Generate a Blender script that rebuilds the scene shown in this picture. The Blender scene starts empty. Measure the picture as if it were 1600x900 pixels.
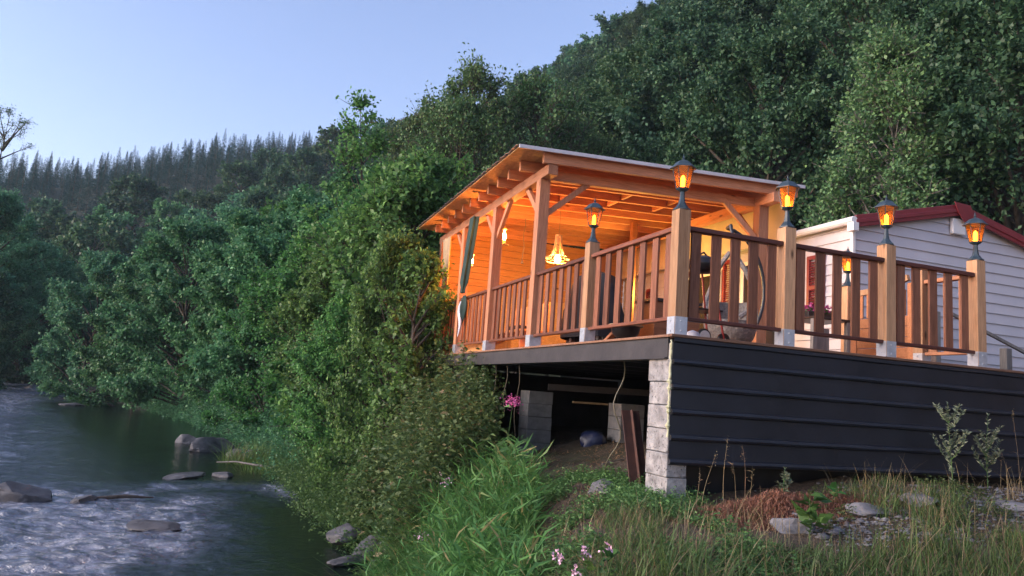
import bpy, math, random
import numpy as np
from mathutils import Matrix, Vector
S = bpy.context.scene
COL = S.collection
R = math.radians

# ---------------------------------------------------------------- camera
cam = bpy.data.cameras.new('camera'); camo = bpy.data.objects.new('camera', cam); COL.objects.link(camo)
cam.lens = 26.01; cam.sensor_width = 36; cam.clip_start = 0.05; cam.clip_end = 3000
CM = Matrix(((0.93760972, -0.11366872, -0.32858399), (-0.34027627, -0.10588169, -0.93434529), (0.07141481, 0.98786056, -0.13795447)))
camo.matrix_world = CM.to_4x4()
S.camera = camo
# ---------------------------------------------------------------- sky, sun, exposure
S.view_settings.view_transform = 'Standard'; S.view_settings.look = 'None'
S.view_settings.gamma = 1; S.view_settings.use_curve_mapping = False
S.view_settings.exposure = 1.95
SUN_EL, SUN_AZ = 10.0, -88.0          # degrees; azimuth measured from +Y towards +X
W = bpy.data.worlds.new('World'); S.world = W; W.use_nodes = True
nt = W.node_tree; bg = nt.nodes['Background']
sk = nt.nodes.new('ShaderNodeTexSky'); sk.sky_type = 'NISHITA'; sk.sun_disc = False
sk.sun_elevation = R(SUN_EL); sk.sun_rotation = R(SUN_AZ)
sk.air_density = 1.0; sk.dust_density = 1.0; sk.ozone_density = 1.6; sk.altitude = 300
tint = nt.nodes.new('ShaderNodeMix'); tint.data_type = 'RGBA'; tint.blend_type = 'MULTIPLY'; tint.inputs[0].default_value = 1
tint.inputs[7].default_value = (1.24, 1.03, 1.18, 1); nt.links.new(sk.outputs[0], tint.inputs[6]); nt.links.new(tint.outputs[2], bg.inputs[0]); bg.inputs[1].default_value = 0.1
sl = bpy.data.lights.new('sun', 'SUN'); sl.energy = 1.3; sl.angle = R(35); sl.color = (1.0, 0.88, 0.80)
slo = bpy.data.objects.new('sun', sl); COL.objects.link(slo)
sd = Vector((math.sin(R(SUN_AZ)) * math.cos(R(20)), math.cos(R(SUN_AZ)) * math.cos(R(20)), math.sin(R(20))))
slo.rotation_euler = sd.to_track_quat('Z', 'Y').to_euler()
S.cycles.max_bounces = 6; S.cycles.diffuse_bounces = 3; S.cycles.transparent_max_bounces = 12
S.cycles.sample_clamp_indirect = 4

# ---------------------------------------------------------------- materials
MATS = {}
def newmat(name):
    m = bpy.data.materials.new(name); m.use_nodes = True; MATS[name] = m
    n = m.node_tree.nodes; return m, n, m.node_tree.links, n['Principled BSDF']
def nd(m, t, **k):
    n = m.node_tree.nodes.new(t)
    for a, b in k.items(): setattr(n, a, b)
    return n
def coords(m, scale=(1, 1, 1), kind='Object', rnd=True):
    tc = nd(m, 'ShaderNodeTexCoord'); mp = nd(m, 'ShaderNodeMapping'); mp.inputs['Scale'].default_value = scale
    L = m.node_tree.links
    L.new(tc.outputs[kind], mp.inputs['Vector'])
    if rnd:
        oi = nd(m, 'ShaderNodeObjectInfo'); ml = nd(m, 'ShaderNodeMath', operation='MULTIPLY'); ml.inputs[1].default_value = 37
        L.new(oi.outputs['Random'], ml.inputs[0]); L.new(ml.outputs[0], mp.inputs['Location'])
    return mp.outputs[0]
def noise(m, vec, scale, detail=4, rough=.55, dist=0):
    n = nd(m, 'ShaderNodeTexNoise'); n.inputs['Scale'].default_value = scale; n.inputs['Detail'].default_value = detail
    n.inputs['Roughness'].default_value = rough; n.inputs['Distortion'].default_value = dist
    m.node_tree.links.new(vec, n.inputs['Vector']); return n.outputs['Fac']
def ramp(m, fac, stops):
    r = nd(m, 'ShaderNodeValToRGB'); m.node_tree.links.new(fac, r.inputs[0]); e = r.color_ramp.elements
    while len(e) < len(stops): e.new(.5)
    for i, (p, c) in enumerate(stops): e[i].position = p; e[i].color = (*c, 1) if len(c) == 3 else c
    return r.outputs[0]
def mix(m, fac, a, b, mode='MIX'):
    x = nd(m, 'ShaderNodeMix', data_type='RGBA', blend_type=mode); L = m.node_tree.links
    for i, v in ((0, fac), (6, a), (7, b)):
        if isinstance(v, (int, float)): x.inputs[i].default_value = v
        elif isinstance(v, tuple): x.inputs[i].default_value = (*v, 1)
        else: L.new(v, x.inputs[i])
    return x.outputs[2]
def bump(m, h, strength, dist=.01):
    b = nd(m, 'ShaderNodeBump'); b.inputs['Strength'].default_value = strength; b.inputs['Distance'].default_value = dist
    m.node_tree.links.new(h, b.inputs['Height']); return b.outputs[0]

def mottled(name, c1, c2, scale=3, rough=.7, bmp=.2, metal=0, stretch=(1, 1, 1), bscale=None, spec=.5, spots=None):
    m, n, L, p = newmat(name); v = coords(m, stretch)
    f = noise(m, v, scale, 6, .62)
    c = ramp(m, f, ((.3, c1), (.7, c2)))
    if spots:
        f2 = noise(m, v, spots[0], 3); k = ramp(m, f2, ((spots[1], (0, 0, 0)), (spots[1] + .08, (1, 1, 1))))
        c = mix(m, k, c, spots[2])
    L.new(c, p.inputs['Base Color']); p.inputs['Roughness'].default_value = rough; p.inputs['Metallic'].default_value = metal
    p.inputs['Specular IOR Level'].default_value = spec
    if bmp: L.new(bump(m, noise(m, v, bscale or scale * 6, 5, .6), bmp), p.inputs['Normal'])
    return m
def wood(name, c1, c2, axis, rough=.6, knots=True, spec=.3):
    m, n, L, p = newmat(name)
    st = [9, 9, 9]; st[axis] = .55
    v = coords(m, tuple(st))
    big = noise(m, v, 1.3, 3, .5, .6); fine = noise(m, v, 9, 4, .6, .3)
    c = ramp(m, big, ((.3, c1), (.5, tuple((a + b) / 2 for a, b in zip(c1, c2))), (.72, c2)))
    c = mix(m, .35, c, ramp(m, fine, ((.35, tuple(x * .55 for x in c1)), (.62, tuple(min(1, x * 1.15) for x in c2)))))
    if knots:
        st2 = [6, 6, 6]; st2[axis] = 2.2
        v2 = coords(m, tuple(st2)); vo = nd(m, 'ShaderNodeTexVoronoi'); vo.inputs['Scale'].default_value = .9; L.new(v2, vo.inputs['Vector'])
        k = ramp(m, vo.outputs['Distance'], ((.05, (1, 1, 1)), (.13, (0, 0, 0))))
        c = mix(m, k, c, tuple(x * .3 for x in c1))
    oi = nd(m, 'ShaderNodeObjectInfo'); h = nd(m, 'ShaderNodeHueSaturation'); L.new(c, h.inputs['Color'])
    mr = nd(m, 'ShaderNodeMapRange'); mr.inputs['To Min'].default_value = .72; mr.inputs['To Max'].default_value = 1.22
    L.new(oi.outputs['Random'], mr.inputs[0]); L.new(mr.outputs[0], h.inputs['Value'])
    L.new(h.outputs[0], p.inputs['Base Color']); p.inputs['Roughness'].default_value = rough; p.inputs['Specular IOR Level'].default_value = spec
    L.new(bump(m, fine, .35, .003), p.inputs['Normal'])
    return m
def emit(name, col, strength):
    m, n, L, p = newmat(name); p.inputs['Base Color'].default_value = (*col, 1)
    p.inputs['Emission Color'].default_value = (*col, 1); p.inputs['Emission Strength'].default_value = strength; return m
def leafmat(name, c1, c2, trans=.35, rough=.5, dry=None, spec=.35):
    m, n, L, p = newmat(name)
    g = nd(m, 'ShaderNodeNewGeometry'); oi = nd(m, 'ShaderNodeObjectInfo')
    c = ramp(m, g.outputs['Random Per Island'], ((0, c1), (.93, c2), (1, tuple(min(1, x * 1.5) for x in c2))) if dry is None else ((0, c1), (dry[0], c2), (dry[0] + .02, dry[1])))
    h = nd(m, 'ShaderNodeHueSaturation'); L.new(c, h.inputs['Color'])
    a = nd(m, 'ShaderNodeMapRange'); a.inputs['To Min'].default_value = .475; a.inputs['To Max'].default_value = .525
    b = nd(m, 'ShaderNodeMapRange'); b.inputs['To Min'].default_value = .78; b.inputs['To Max'].default_value = 1.25
    L.new(oi.outputs['Random'], a.inputs[0]); L.new(oi.outputs['Random'], b.inputs[0])
    fr = nd(m, 'ShaderNodeMath', operation='FRACT'); q = nd(m, 'ShaderNodeMath', operation='MULTIPLY'); q.inputs[1].default_value = 7.31
    L.new(oi.outputs['Random'], q.inputs[0]); L.new(q.outputs[0], fr.inputs[0]); L.new(fr.outputs[0], b.inputs[0])
    L.new(a.outputs[0], h.inputs['Hue']); L.new(b.outputs[0], h.inputs['Value'])
    L.new(h.outputs[0], p.inputs['Base Color']); p.inputs['Roughness'].default_value = rough; p.inputs['Specular IOR Level'].default_value = spec
    t = nd(m, 'ShaderNodeBsdfTranslucent'); L.new(h.outputs[0], t.inputs[0])
    ms = nd(m, 'ShaderNodeMixShader'); ms.inputs[0].default_value = trans
    L.new(p.outputs[0], ms.inputs[1]); L.new(t.outputs[0], ms.inputs[2]); L.new(ms.outputs[0], n['Material Output'].inputs[0])
    return m

wood('larch_vertical', (.38, .20, .10), (.58, .34, .19), 2)
wood('timber_vertical', (.38, .155, .08), (.54, .255, .14), 2)
wood('timber_along_x', (.38, .155, .08), (.54, .255, .14), 0)
wood('timber_along_y', (.38, .155, .08), (.54, .255, .14), 1)
wood('stained_vertical', (.13, .045, .024), (.30, .125, .070), 2, .5, False)
wood('stained_x', (.085, .028, .022), (.13, .045, .034), 0, .4, False)
wood('stained_y', (.13, .045, .026), (.22, .085, .05), 1, .45, False)
wood('deck_wood', (.18, .09, .055), (.30, .16, .10), 0, .6, False)
wood('grey_wood', (.17, .155, .145), (.30, .275, .25), 2, .8, False)
wood('gate_wood', (.30, .115, .05), (.42, .18, .085), 0, .5, False)
wood('pine_board', (.48, .22, .08), (.62, .32, .13), 0, .55, True)
mottled('osb', (.42, .23, .09), (.68, .42, .2), 22, .7, .3, stretch=(1, 1, 2))
mottled('galvanised', (.42, .45, .5), (.62, .65, .7), 14, .42, .05, .5)
mottled('black_metal', (.008, .010, .016), (.017, .020, .030), 2.2, .45, .12, 0, bscale=60, spec=.45, spots=(3.5, .74, (.045, .045, .05)))
mottled('dark_beam', (.03, .027, .03), (.055, .05, .052), 4, .6, .25, spots=(9, .72, (.16, .15, .14)))
mottled('lamp_metal', (.018, .03, .04), (.04, .065, .085), 12, .45, .1, 0)
mottled('white_siding', (.47, .46, .50), (.56, .55, .59), 1.3, .5, .04, stretch=(1, 1, .5))
mottled('cream_panel', (.55, .48, .38), (.65, .58, .46), 2, .6, .05)
mottled('white_plastic', (.70, .70, .70), (.78, .78, .77), 3, .35, 0)
mottled('maroon', (.17, .018, .026), (.23, .028, .036), 4, .4, .05)
mottled('roof_metal', (.12, .13, .15), (.22, .23, .26), 3, .5, .1)
mottled('flashing', (.5, .48, .5), (.65, .62, .63), 5, .4, .08, .2)
mottled('block', (.14, .135, .14), (.42, .41, .41), 9, .95, 1.0, bscale=45, spots=(34, .6, (.085, .08, .08)))
mottled('block_grey', (.20, .20, .21), (.32, .32, .33), 9, .95, .6, bscale=60)
mottled('foam', (.42, .42, .25), (.58, .57, .38), 15, .8, .3)
mottled('rust', (.045, .022, .02), (.10, .045, .035), 9, .8, .4)
mottled('cloth_green', (.012, .035, .035), (.025, .06, .055), 4, .85, .1)
mottled('cloth_pale', (.45, .47, .55), (.6, .6, .68), 4, .85, .1)
mottled('black_cloth', (.005, .005, .008), (.014, .012, .017), 3, .85, 1.0, bscale=7)
mottled('black_plastic', (.008, .008, .01), (.018, .018, .02), 5, .35, .05)
mottled('red_paint', (.25, .02, .018), (.36, .035, .03), 6, .4, .05)
mottled('wicker', (.12, .10, .09), (.30, .27, .25), 40, .6, .6, bscale=80)
mottled('blue_bag', (.006, .012, .05), (.02, .03, .09), 7, .35, .5, bscale=20)
mottled('rope', (.12, .10, .07), (.2, .17, .12), 30, .9, .2)
mottled('pink_flower', (.45, .06, .22), (.65, .15, .38), 30, .6, 0)
mottled('pale_pink_flower', (.6, .32, .48), (.75, .5, .62), 30, .6, 0)
mottled('pale_stone', (.10, .10, .11), (.24, .235, .25), 5, .85, .5, bscale=22)
mottled('tan_wood', (.3, .2, .1), (.45, .32, .18), 9, .6, .2)
m = mottled('river_rock', (.022, .021, .024), (.13, .125, .13), 3.5, .7, 1.0, bscale=9, spots=(6, .62, (.17, .165, .17)))
mottled('chrome', (.6, .6, .62), (.75, .75, .78), 3, .12, 0, 1)
mottled('bark', (.035, .028, .022), (.10, .085, .07), 7, .9, .6, stretch=(1, 1, .3))
mottled('pale_bark', (.12, .11, .10), (.26, .25, .23), 7, .9, .5, stretch=(1, 1, 3))
mottled('hose', (.08, .075, .045), (.12, .11, .065), 8, .5, .1)
emit('bulb_flame', (1.0, .42, .04), 8)
emit('bulb_warm', (1.0, .62, .22), 30)
emit('tube_yellow', (1.0, .72, .12), 6)
# amber lantern glass: thin tinted sheet with a gloss
m, n, L, p = newmat('amber_glass')
t = nd(m, 'ShaderNodeBsdfTransparent'); t.inputs[0].default_value = (.95, .5, .2, 1)
g = nd(m, 'ShaderNodeBsdfGlossy'); g.inputs['Roughness'].default_value = .12; g.inputs[0].default_value = (1, .8, .65, 1)
tl = nd(m, 'ShaderNodeBsdfTranslucent'); tl.inputs[0].default_value = (1, .4, .1, 1)
x = nd(m, 'ShaderNodeMixShader'); x.inputs[0].default_value = .13; L.new(t.outputs[0], x.inputs[1]); L.new(g.outputs[0], x.inputs[2])
y = nd(m, 'ShaderNodeMixShader'); y.inputs[0].default_value = .10; L.new(x.outputs[0], y.inputs[1]); L.new(tl.outputs[0], y.inputs[2])
L.new(y.outputs[0], n['Material Output'].inputs[0])
m, n, L, p = newmat('clear_glass')
t = nd(m, 'ShaderNodeBsdfTransparent'); g = nd(m, 'ShaderNodeBsdfGlossy'); g.inputs['Roughness'].default_value = .03
x = nd(m, 'ShaderNodeMixShader'); x.inputs[0].default_value = .12; L.new(t.outputs[0], x.inputs[1]); L.new(g.outputs[0], x.inputs[2])
L.new(x.outputs[0], n['Material Output'].inputs[0])
m, n, L, p = newmat('window_glass'); p.inputs['Base Color'].default_value = (.02, .025, .03, 1); p.inputs['Roughness'].default_value = .06
# foliage
leafmat('leaf_alder', (0.047, 0.138, 0.069), (0.118, 0.289, 0.125), .35)
leafmat('leaf_hazel', (0.047, 0.127, 0.044), (0.137, 0.300, 0.077), .38)
leafmat('leaf_forest', (0.030, 0.081, 0.041), (0.080, 0.168, 0.075), .3)
leafmat('leaf_birch', (0.062, 0.130, 0.057), (0.166, 0.262, 0.099), .3)
leafmat('leaf_olive', (0.058, 0.130, 0.048), (0.140, 0.251, 0.090), .3)
leafmat('needle_spruce', (0.009, 0.043, 0.037), (0.020, 0.080, 0.064), .1)
leafmat('leaf_dead', (.10, .065, .045), (.20, .13, .085), .2)
leafmat('leaf_pale', (.08, .095, .055), (.15, .16, .085), .3)
leafmat('leaf_herb', (0.051, 0.137, 0.047), (0.137, 0.282, 0.087), .35)
leafmat('leaf_nettle', (0.049, 0.098, 0.036), (0.140, 0.203, 0.070), .35, dry=(.95, (.25, .2, .11)))
leafmat('leaf_mugwort', (.12, .15, .10), (.24, .27, .18), .25)
leafmat('leaf_broad', (.05, .13, .035), (.09, .20, .05), .35)
leafmat('grass_green', (0.065, 0.157, 0.041), (0.179, 0.343, 0.094), .35, dry=(.94, (.32, .26, .12)))
leafmat('grass_short', (0.052, 0.124, 0.039), (0.130, 0.240, 0.072), .3, dry=(.80, (.27, .21, .12)))
leafmat('grass_dry', (.20, .14, .08), (.38, .29, .17), .25)
leafmat('litter', (.13, .07, .04), (.34, .19, .11), .1)
leafmat('litter_red', (.24, .12, .065), (.46, .26, .15), .1)

# ---------------------------------------------------------------- mesh helpers
ORG = {}
class MB:
    def __init__(s): s.v = []; s.f = []
    def poly(s, pts):
        i = len(s.v); s.v += [tuple(p) for p in pts]; s.f.append(tuple(range(i, i + len(pts)))); return s
    def box(s, x0, x1, y0, y1, z0, z1):
        i = len(s.v)
        s.v += [(x0, y0, z0), (x1, y0, z0), (x1, y1, z0), (x0, y1, z0), (x0, y0, z1), (x1, y0, z1), (x1, y1, z1), (x0, y1, z1)]
        s.f += [tuple(i + k for k in q) for q in ((3, 2, 1, 0), (4, 5, 6, 7), (0, 1, 5, 4), (1, 2, 6, 5), (2, 3, 7, 6), (3, 0, 4, 7))]
        return s
    def beam(s, p, q, w, h, up=(0, 0, 1)):
        p, q, up = Vector(p), Vector(q), Vector(up); d = (q - p).normalized(); a = d.cross(up).normalized(); b = a.cross(d)
        i = len(s.v)
        for c in (p, q):
            for sa, sb in ((-1, -1), (1, -1), (1, 1), (-1, 1)): s.v.append(tuple(c + a * (w / 2 * sa) + b * (h / 2 * sb)))
        s.f += [tuple(i + k for k in t) for t in ((0, 1, 2, 3), (7, 6, 5, 4), (0, 4, 5, 1), (1, 5, 6, 2), (2, 6, 7, 3), (3, 7, 4, 0))]
        return s
    def tube(s, pts, r, n=8, cap=True):
        pts = [Vector(p) for p in pts]; k = len(pts); rs = r if isinstance(r, (list, tuple)) else [r] * k
        i0 = len(s.v); prev = None
        for i, p in enumerate(pts):
            d = (pts[min(i + 1, k - 1)] - pts[max(i - 1, 0)]).normalized()
            a = prev if prev is not None else (Vector((0, 0, 1)) if abs(d.z) < .9 else Vector((1, 0, 0)))
            a = (a - d * a.dot(d)).normalized(); prev = a; b = d.cross(a)
            for j in range(n):
                t = 2 * math.pi * j / n; s.v.append(tuple(p + (a * math.cos(t) + b * math.sin(t)) * rs[i]))
        for i in range(k - 1):
            for j in range(n):
                a = i0 + i * n + j; b = i0 + i * n + (j + 1) % n; s.f.append((a, b, b + n, a + n))
        if cap: s.f.append(tuple(i0 + j for j in range(n))[::-1]); s.f.append(tuple(i0 + (k - 1) * n + j for j in range(n)))
        return s
    def lathe(s, c, prof, n=16, axis='z'):
        i0 = len(s.v); k = len(prof)
        for r_, z in prof:
            for j in range(n):
                t = 2 * math.pi * (j + .5) / n; a, b = r_ * math.cos(t), r_ * math.sin(t)
                o = {'z': (a, b, z), 'x': (z, a, b), 'y': (a, z, b)}[axis]
                s.v.append((c[0] + o[0], c[1] + o[1], c[2] + o[2]))
        for i in range(k - 1):
            for j in range(n):
                a = i0 + i * n + j; b = i0 + i * n + (j + 1) % n; s.f.append((a, b, b + n, a + n))
        s.f.append(tuple(i0 + j for j in range(n))[::-1]); s.f.append(tuple(i0 + (k - 1) * n + j for j in range(n)))
        return s
    def prism(s, pts, ext):
        n = len(pts); i = len(s.v); e = Vector(ext)
        s.v += [tuple(p) for p in pts] + [tuple(Vector(p) + e) for p in pts]
        s.f.append(tuple(range(i, i + n))[::-1]); s.f.append(tuple(range(i + n, i + 2 * n)))
        for j in range(n): s.f.append((i + j, i + (j + 1) % n, i + n + (j + 1) % n, i + n + j))
        return s
def link_mesh(name, me, mat, parent=None, label=None):
    o = bpy.data.objects.new(name, me); COL.objects.link(o)
    if mat and not me.materials: me.materials.append(MATS[mat])
    if parent is not None: o.parent = parent
    if label: o['label'] = label
    return o
def P(name, mb, mat, parent=None, label=None, bev=0, smooth=False):
    org = Vector((0, 0, 0)); r_ = parent
    while r_ is not None:
        if r_.name in ORG: org = ORG[r_.name]; break
        r_ = r_.parent
    me = bpy.data.meshes.new(name)
    me.from_pydata([(a - org.x, b - org.y, c - org.z) for a, b, c in mb.v], [], mb.f)
    import bmesh
    bm = bmesh.new(); bm.from_mesh(me); bmesh.ops.delete(bm, geom=[v for v in bm.verts if not v.link_faces], context='VERTS'); bmesh.ops.recalc_face_normals(bm, faces=bm.faces[:]); bm.to_mesh(me); bm.free()
    if smooth:
        me.polygons.foreach_set('use_smooth', [True] * len(me.polygons))
        try: me.set_sharp_from_angle(angle=R(40))
        except Exception: pass
    o = link_mesh(name, me, mat, parent, label)
    if bev:
        b = o.modifiers.new('bevel', 'BEVEL'); b.width = bev; b.segments = 2; b.limit_method = 'ANGLE'; b.angle_limit = R(40)
    return o
def tagt(o, label, cat, group=None, kind=None):
    if label: o['label'] = label
    if cat: o['category'] = cat
    if group: o['group'] = group
    if kind: o['kind'] = kind
    return o
def T(name, label, cat, loc=(0, 0, 0), group=None, kind=None):
    o = bpy.data.objects.new(name, None); COL.objects.link(o); o.location = loc; o.empty_display_size = .1
    ORG[o.name] = Vector(loc)
    return tagt(o, label, cat, group, kind)
def copy_tree(o, parent=None):
    c = o.copy(); COL.objects.link(c)
    if parent is not None: c.parent = parent
    for ch in list(o.children): copy_tree(ch, c)
    return c
def light(name, loc, power, col, parent, rad=.03):
    l = bpy.data.lights.new(name, 'POINT'); l.energy = power; l.color = col; l.shadow_soft_size = rad
    o = bpy.data.objects.new(name, l); COL.objects.link(o)
    org = ORG[parent.name]; o.location = Vector(loc) - org; o.parent = parent; return o

# ---------------------------------------------------------------- value noise and terrain
NR = np.random.default_rng(5); NT = NR.random((256, 256))
def vn(x, y):
    xi = np.floor(x).astype(int); yi = np.floor(y).astype(int); fx = x - xi; fy = y - yi
    fx = fx * fx * (3 - 2 * fx); fy = fy * fy * (3 - 2 * fy)
    a = NT[xi & 255, yi & 255]; b = NT[(xi + 1) & 255, yi & 255]; c = NT[xi & 255, (yi + 1) & 255]; d = NT[(xi + 1) & 255, (yi + 1) & 255]
    return (a * (1 - fx) + b * fx) * (1 - fy) + (c * (1 - fx) + d * fx) * fy
def fbm(x, y, o=4):
    s = 0; a = .5
    for i in range(o): s = s + a * (vn(x, y) - .5); x = x * 2.03 + 17.3; y = y * 2.03 + 9.1; a *= .5
    return s
def sm(t): t = np.clip(t, 0, 1); return t * t * (3 - 2 * t)
BX = [(-60, -9), (-10, -4), (0, -1.2), (5, .9), (8, 1.75), (9.9, 2.1), (11.4, 1.95), (14, 1.7), (22, 1.1), (30, -.3), (36, -1.9), (50, -6), (64, -10.5), (80, -18), (100, -34), (130, -80), (400, -500)]
def bankx(y): return np.interp(y, [p[0] for p in BX], [p[1] for p in BX])
FOOT = [(30, -80), (24, -30), (22, 0), (20.5, 14), (20.5, 26), (19, 42), (14, 58), (4, 76), (-24, 100), (-80, 122), (-220, 150), (-600, 200)]
def footdist(x, y):
    best = np.full(np.shape(x), 1e9); sg = np.ones(np.shape(x))
    for (ax, ay), (bx, by) in zip(FOOT[:-1], FOOT[1:]):
        dx, dy = bx - ax, by - ay; L2 = dx * dx + dy * dy
        t = np.clip(((x - ax) * dx + (y - ay) * dy) / L2, 0, 1)
        d = np.hypot(x - ax - t * dx, y - ay - t * dy)
        side = -np.sign((x - ax) * dy * -1 + (y - ay) * dx)  # right of the direction = hill side
        up = d < best; best = np.where(up, d, best); sg = np.where(up, side, sg)
    return best * sg
def H(x, y):
    x = np.asarray(x, float); y = np.asarray(y, float)
    s = x - bankx(y)
    pl = -1.55 + .65 * sm((y - .5) / 5) + .28 * sm((x - 3.5) / 2.5) * sm((y - 3.5) / 2)
    pl = pl - .25 * sm((y - 7) / 5) * (1 - sm((x - 3) / 3))
    h = -2.75 + (pl + 2.75) * sm((s + .25) / 2.3) ** .8
    lb = -20 - .12 * y                                  # far bank of the river
    h = np.where(x < lb + 3, -2.75 + 1.9 * sm((lb + 2 - x) / 4), h)
    fd = footdist(x, y)
    A = np.interp(x / np.maximum(y, 1), [-.4, -.2, -.06, .08, .25, .45, .9], [47, 58, 85, 95, 101, 124, 135])
    ks = np.interp(x / np.maximum(y, 1), [.3, .55], [.85, 1.25]); ex = np.interp(x / np.maximum(y, 1), [.3, .55], [1.2, 1.02])
    hill = A * (1 - np.exp(-(np.maximum(fd, 0) * ks / A) ** ex)) * (1 + .08 * fbm(x / 60, y / 60))
    h = h + hill
    near = np.exp(-((x - 3) ** 2 + (y - 6) ** 2) / 120)
    h = h + near * sm((s - .3) / .8) * (.10 * fbm(x * 2.1, y * 2.1) + .05 * fbm(x * 9, y * 9)) + (1 - near) * .5 * fbm(x / 5, y / 5) * (s > 3)
    return h
def grid_mesh(name, xs, ys, zf):
    X, Y = np.meshgrid(xs, ys); Z = zf(X, Y); nx, ny = len(xs), len(ys)
    co = np.stack([X, Y, Z], -1).reshape(-1, 3)
    i = np.arange((ny - 1) * (nx - 1)); r_, c = i // (nx - 1), i % (nx - 1); a = r_ * nx + c
    return fast_mesh(name, co, np.stack([a, a + 1, a + nx + 1, a + nx], -1), smooth=True)
def fast_mesh(name, co, quads, smooth=False):
    me = bpy.data.meshes.new(name); n = len(quads); k = quads.shape[1]
    me.vertices.add(len(co)); me.vertices.foreach_set('co', np.ascontiguousarray(co, dtype=np.float32).ravel())
    me.loops.add(n * k); me.loops.foreach_set('vertex_index', np.ascontiguousarray(quads, dtype=np.int32).ravel())
    me.polygons.add(n); me.polygons.foreach_set('loop_start', np.arange(0, n * k, k, dtype=np.int32))
    me.polygons.foreach_set('loop_total', np.full(n, k, dtype=np.int32))
    if smooth: me.polygons.foreach_set('use_smooth', np.ones(n, dtype=bool))
    me.update(calc_edges=True); return me
def axis(parts):
    out = []
    for a, b, st in parts: out += list(np.arange(a, b, st))
    return np.array(out + [parts[-1][1]])
# soil material
m, n, L, p = newmat('soil')
v = coords(m, (1, 1, 1), 'Object', False)
c = ramp(m, noise(m, v, 3.5, 8, .65), ((.3, (.04, .028, .02)), (.5, (.11, .075, .055)), (.7, (.20, .145, .115))))
c2 = ramp(m, noise(m, v, 30, 4, .7), ((.35, (.05, .04, .03)), (.7, (.20, .16, .125))))
c = mix(m, .45, c, c2)
g = ramp(m, noise(m, v, .8, 4, .6), ((.5, (0, 0, 0)), (.66, (.6, .6, .6))))
c = mix(m, g, c, (.04, .05, .022))
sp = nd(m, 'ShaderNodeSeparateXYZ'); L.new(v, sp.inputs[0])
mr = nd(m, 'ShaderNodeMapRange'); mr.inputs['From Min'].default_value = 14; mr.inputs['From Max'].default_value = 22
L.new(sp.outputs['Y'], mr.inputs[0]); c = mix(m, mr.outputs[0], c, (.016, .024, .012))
L.new(c, p.inputs['Base Color']); p.inputs['Roughness'].default_value = .95
L.new(bump(m, noise(m, v, 14, 10, .75), 1, .09), p.inputs['Normal'])
xs = axis([(-700, -60, 20), (-60, -4, 2), (-4, 0, .25), (0, 10, .06), (10, 30, .6), (30, 160, 3), (160, 700, 20)])
ys = axis([(-60, 0, 3), (0, 3, .2), (3, 13, .06), (13, 40, .5), (40, 320, 3), (320, 800, 20)])
o = link_mesh('ground', grid_mesh('ground', xs, ys, H), 'soil'); o['kind'] = 'structure'

# ---------------------------------------------------------------- river
def rough_zone(x, y):
    w_ = 1.6 * fbm(x * .8, y * .35, 4); x = x + w_; y = y + 4 * fbm(x * .5 + 7, y * .3, 3)
    a = sm((-.17 * y - x + .3) / 3.5) * sm((y - 6) / 3)
    b = sm((.75 + (y - 10) * .10 - x) / 2.2) * sm((17.3 - y) / 2.5)
    c = np.exp(-((y - 16.3 - .3 * x) / 1.3) ** 2) * (x < 1.2)
    return np.clip(np.maximum(np.maximum(a, b), c), 0, 1) * np.clip(.45 + 2.2 * vn(x * .9, y * .45), .3, 1)
def WZ(x, y):
    r_ = rough_zone(x, y)
    a = fbm(x * 1.7 + 3 + .8 * fbm(x, y), y * 2.6, 5)
    b = 1 - np.abs(fbm(x * 1.3 + 40, y * 2.8, 4)) * 7
    return -2.4 + (.014 + .19 * r_) * a + .030 * r_ * b
m, n, L, p = newmat('river_water')
at = nd(m, 'ShaderNodeAttribute'); at.attribute_name = 'rough'
v = coords(m, (1, 1, 1), 'Object', False); v2 = coords(m, (1.0, 1.8, 1), 'Object', False)
fo = noise(m, v2, 2.6, 7, .72, .8)
f2 = nd(m, 'ShaderNodeMath', operation='MULTIPLY'); L.new(fo, f2.inputs[0]); L.new(at.outputs['Fac'], f2.inputs[1])
c = ramp(m, f2.outputs[0], ((.22, (.004, .008, .009)), (.46, (.07, .078, .11)), (.66, (.32, .33, .39))))  # foam, plus sky reflections painted as pale lavender into the rough water
L.new(c, p.inputs['Base Color']); p.inputs['Roughness'].default_value = .09
ir = nd(m, 'ShaderNodeMapRange'); ir.inputs['To Min'].default_value = 1.33; ir.inputs['To Max'].default_value = 2.3; L.new(at.outputs['Fac'], ir.inputs[0]); L.new(ir.outputs[0], p.inputs['IOR'])
p.inputs['Specular IOR Level'].default_value = .5
st = nd(m, 'ShaderNodeMapRange'); L.new(at.outputs['Fac'], st.inputs[0]); st.inputs['To Min'].default_value = .22; st.inputs['To Max'].default_value = 1
bb = nd(m, 'ShaderNodeBump'); bb.inputs['Distance'].default_value = .09; L.new(st.outputs[0], bb.inputs['Strength']); L.new(noise(m, v2, 5.5, 6, .62, .5), bb.inputs['Height'])
L.new(bb.outputs[0], p.inputs['Normal'])
xs = axis([(-400, -60, 20), (-60, -22, 2), (-22, -8, .25), (-8, 4.2, .05)])
ys = axis([(-40, 6, 2), (6, 26, .055), (26, 60, .2), (60, 120, 1), (120, 400, 20)])
o = link_mesh('river_water', grid_mesh('river_water', xs, ys, WZ), 'river_water'); o['kind'] = 'structure'
at_ = o.data.attributes.new('rough', 'FLOAT', 'POINT'); XX, YY = np.meshgrid(xs, ys); at_.data.foreach_set('value', rough_zone(XX, YY).astype(np.float32).ravel())

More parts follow.
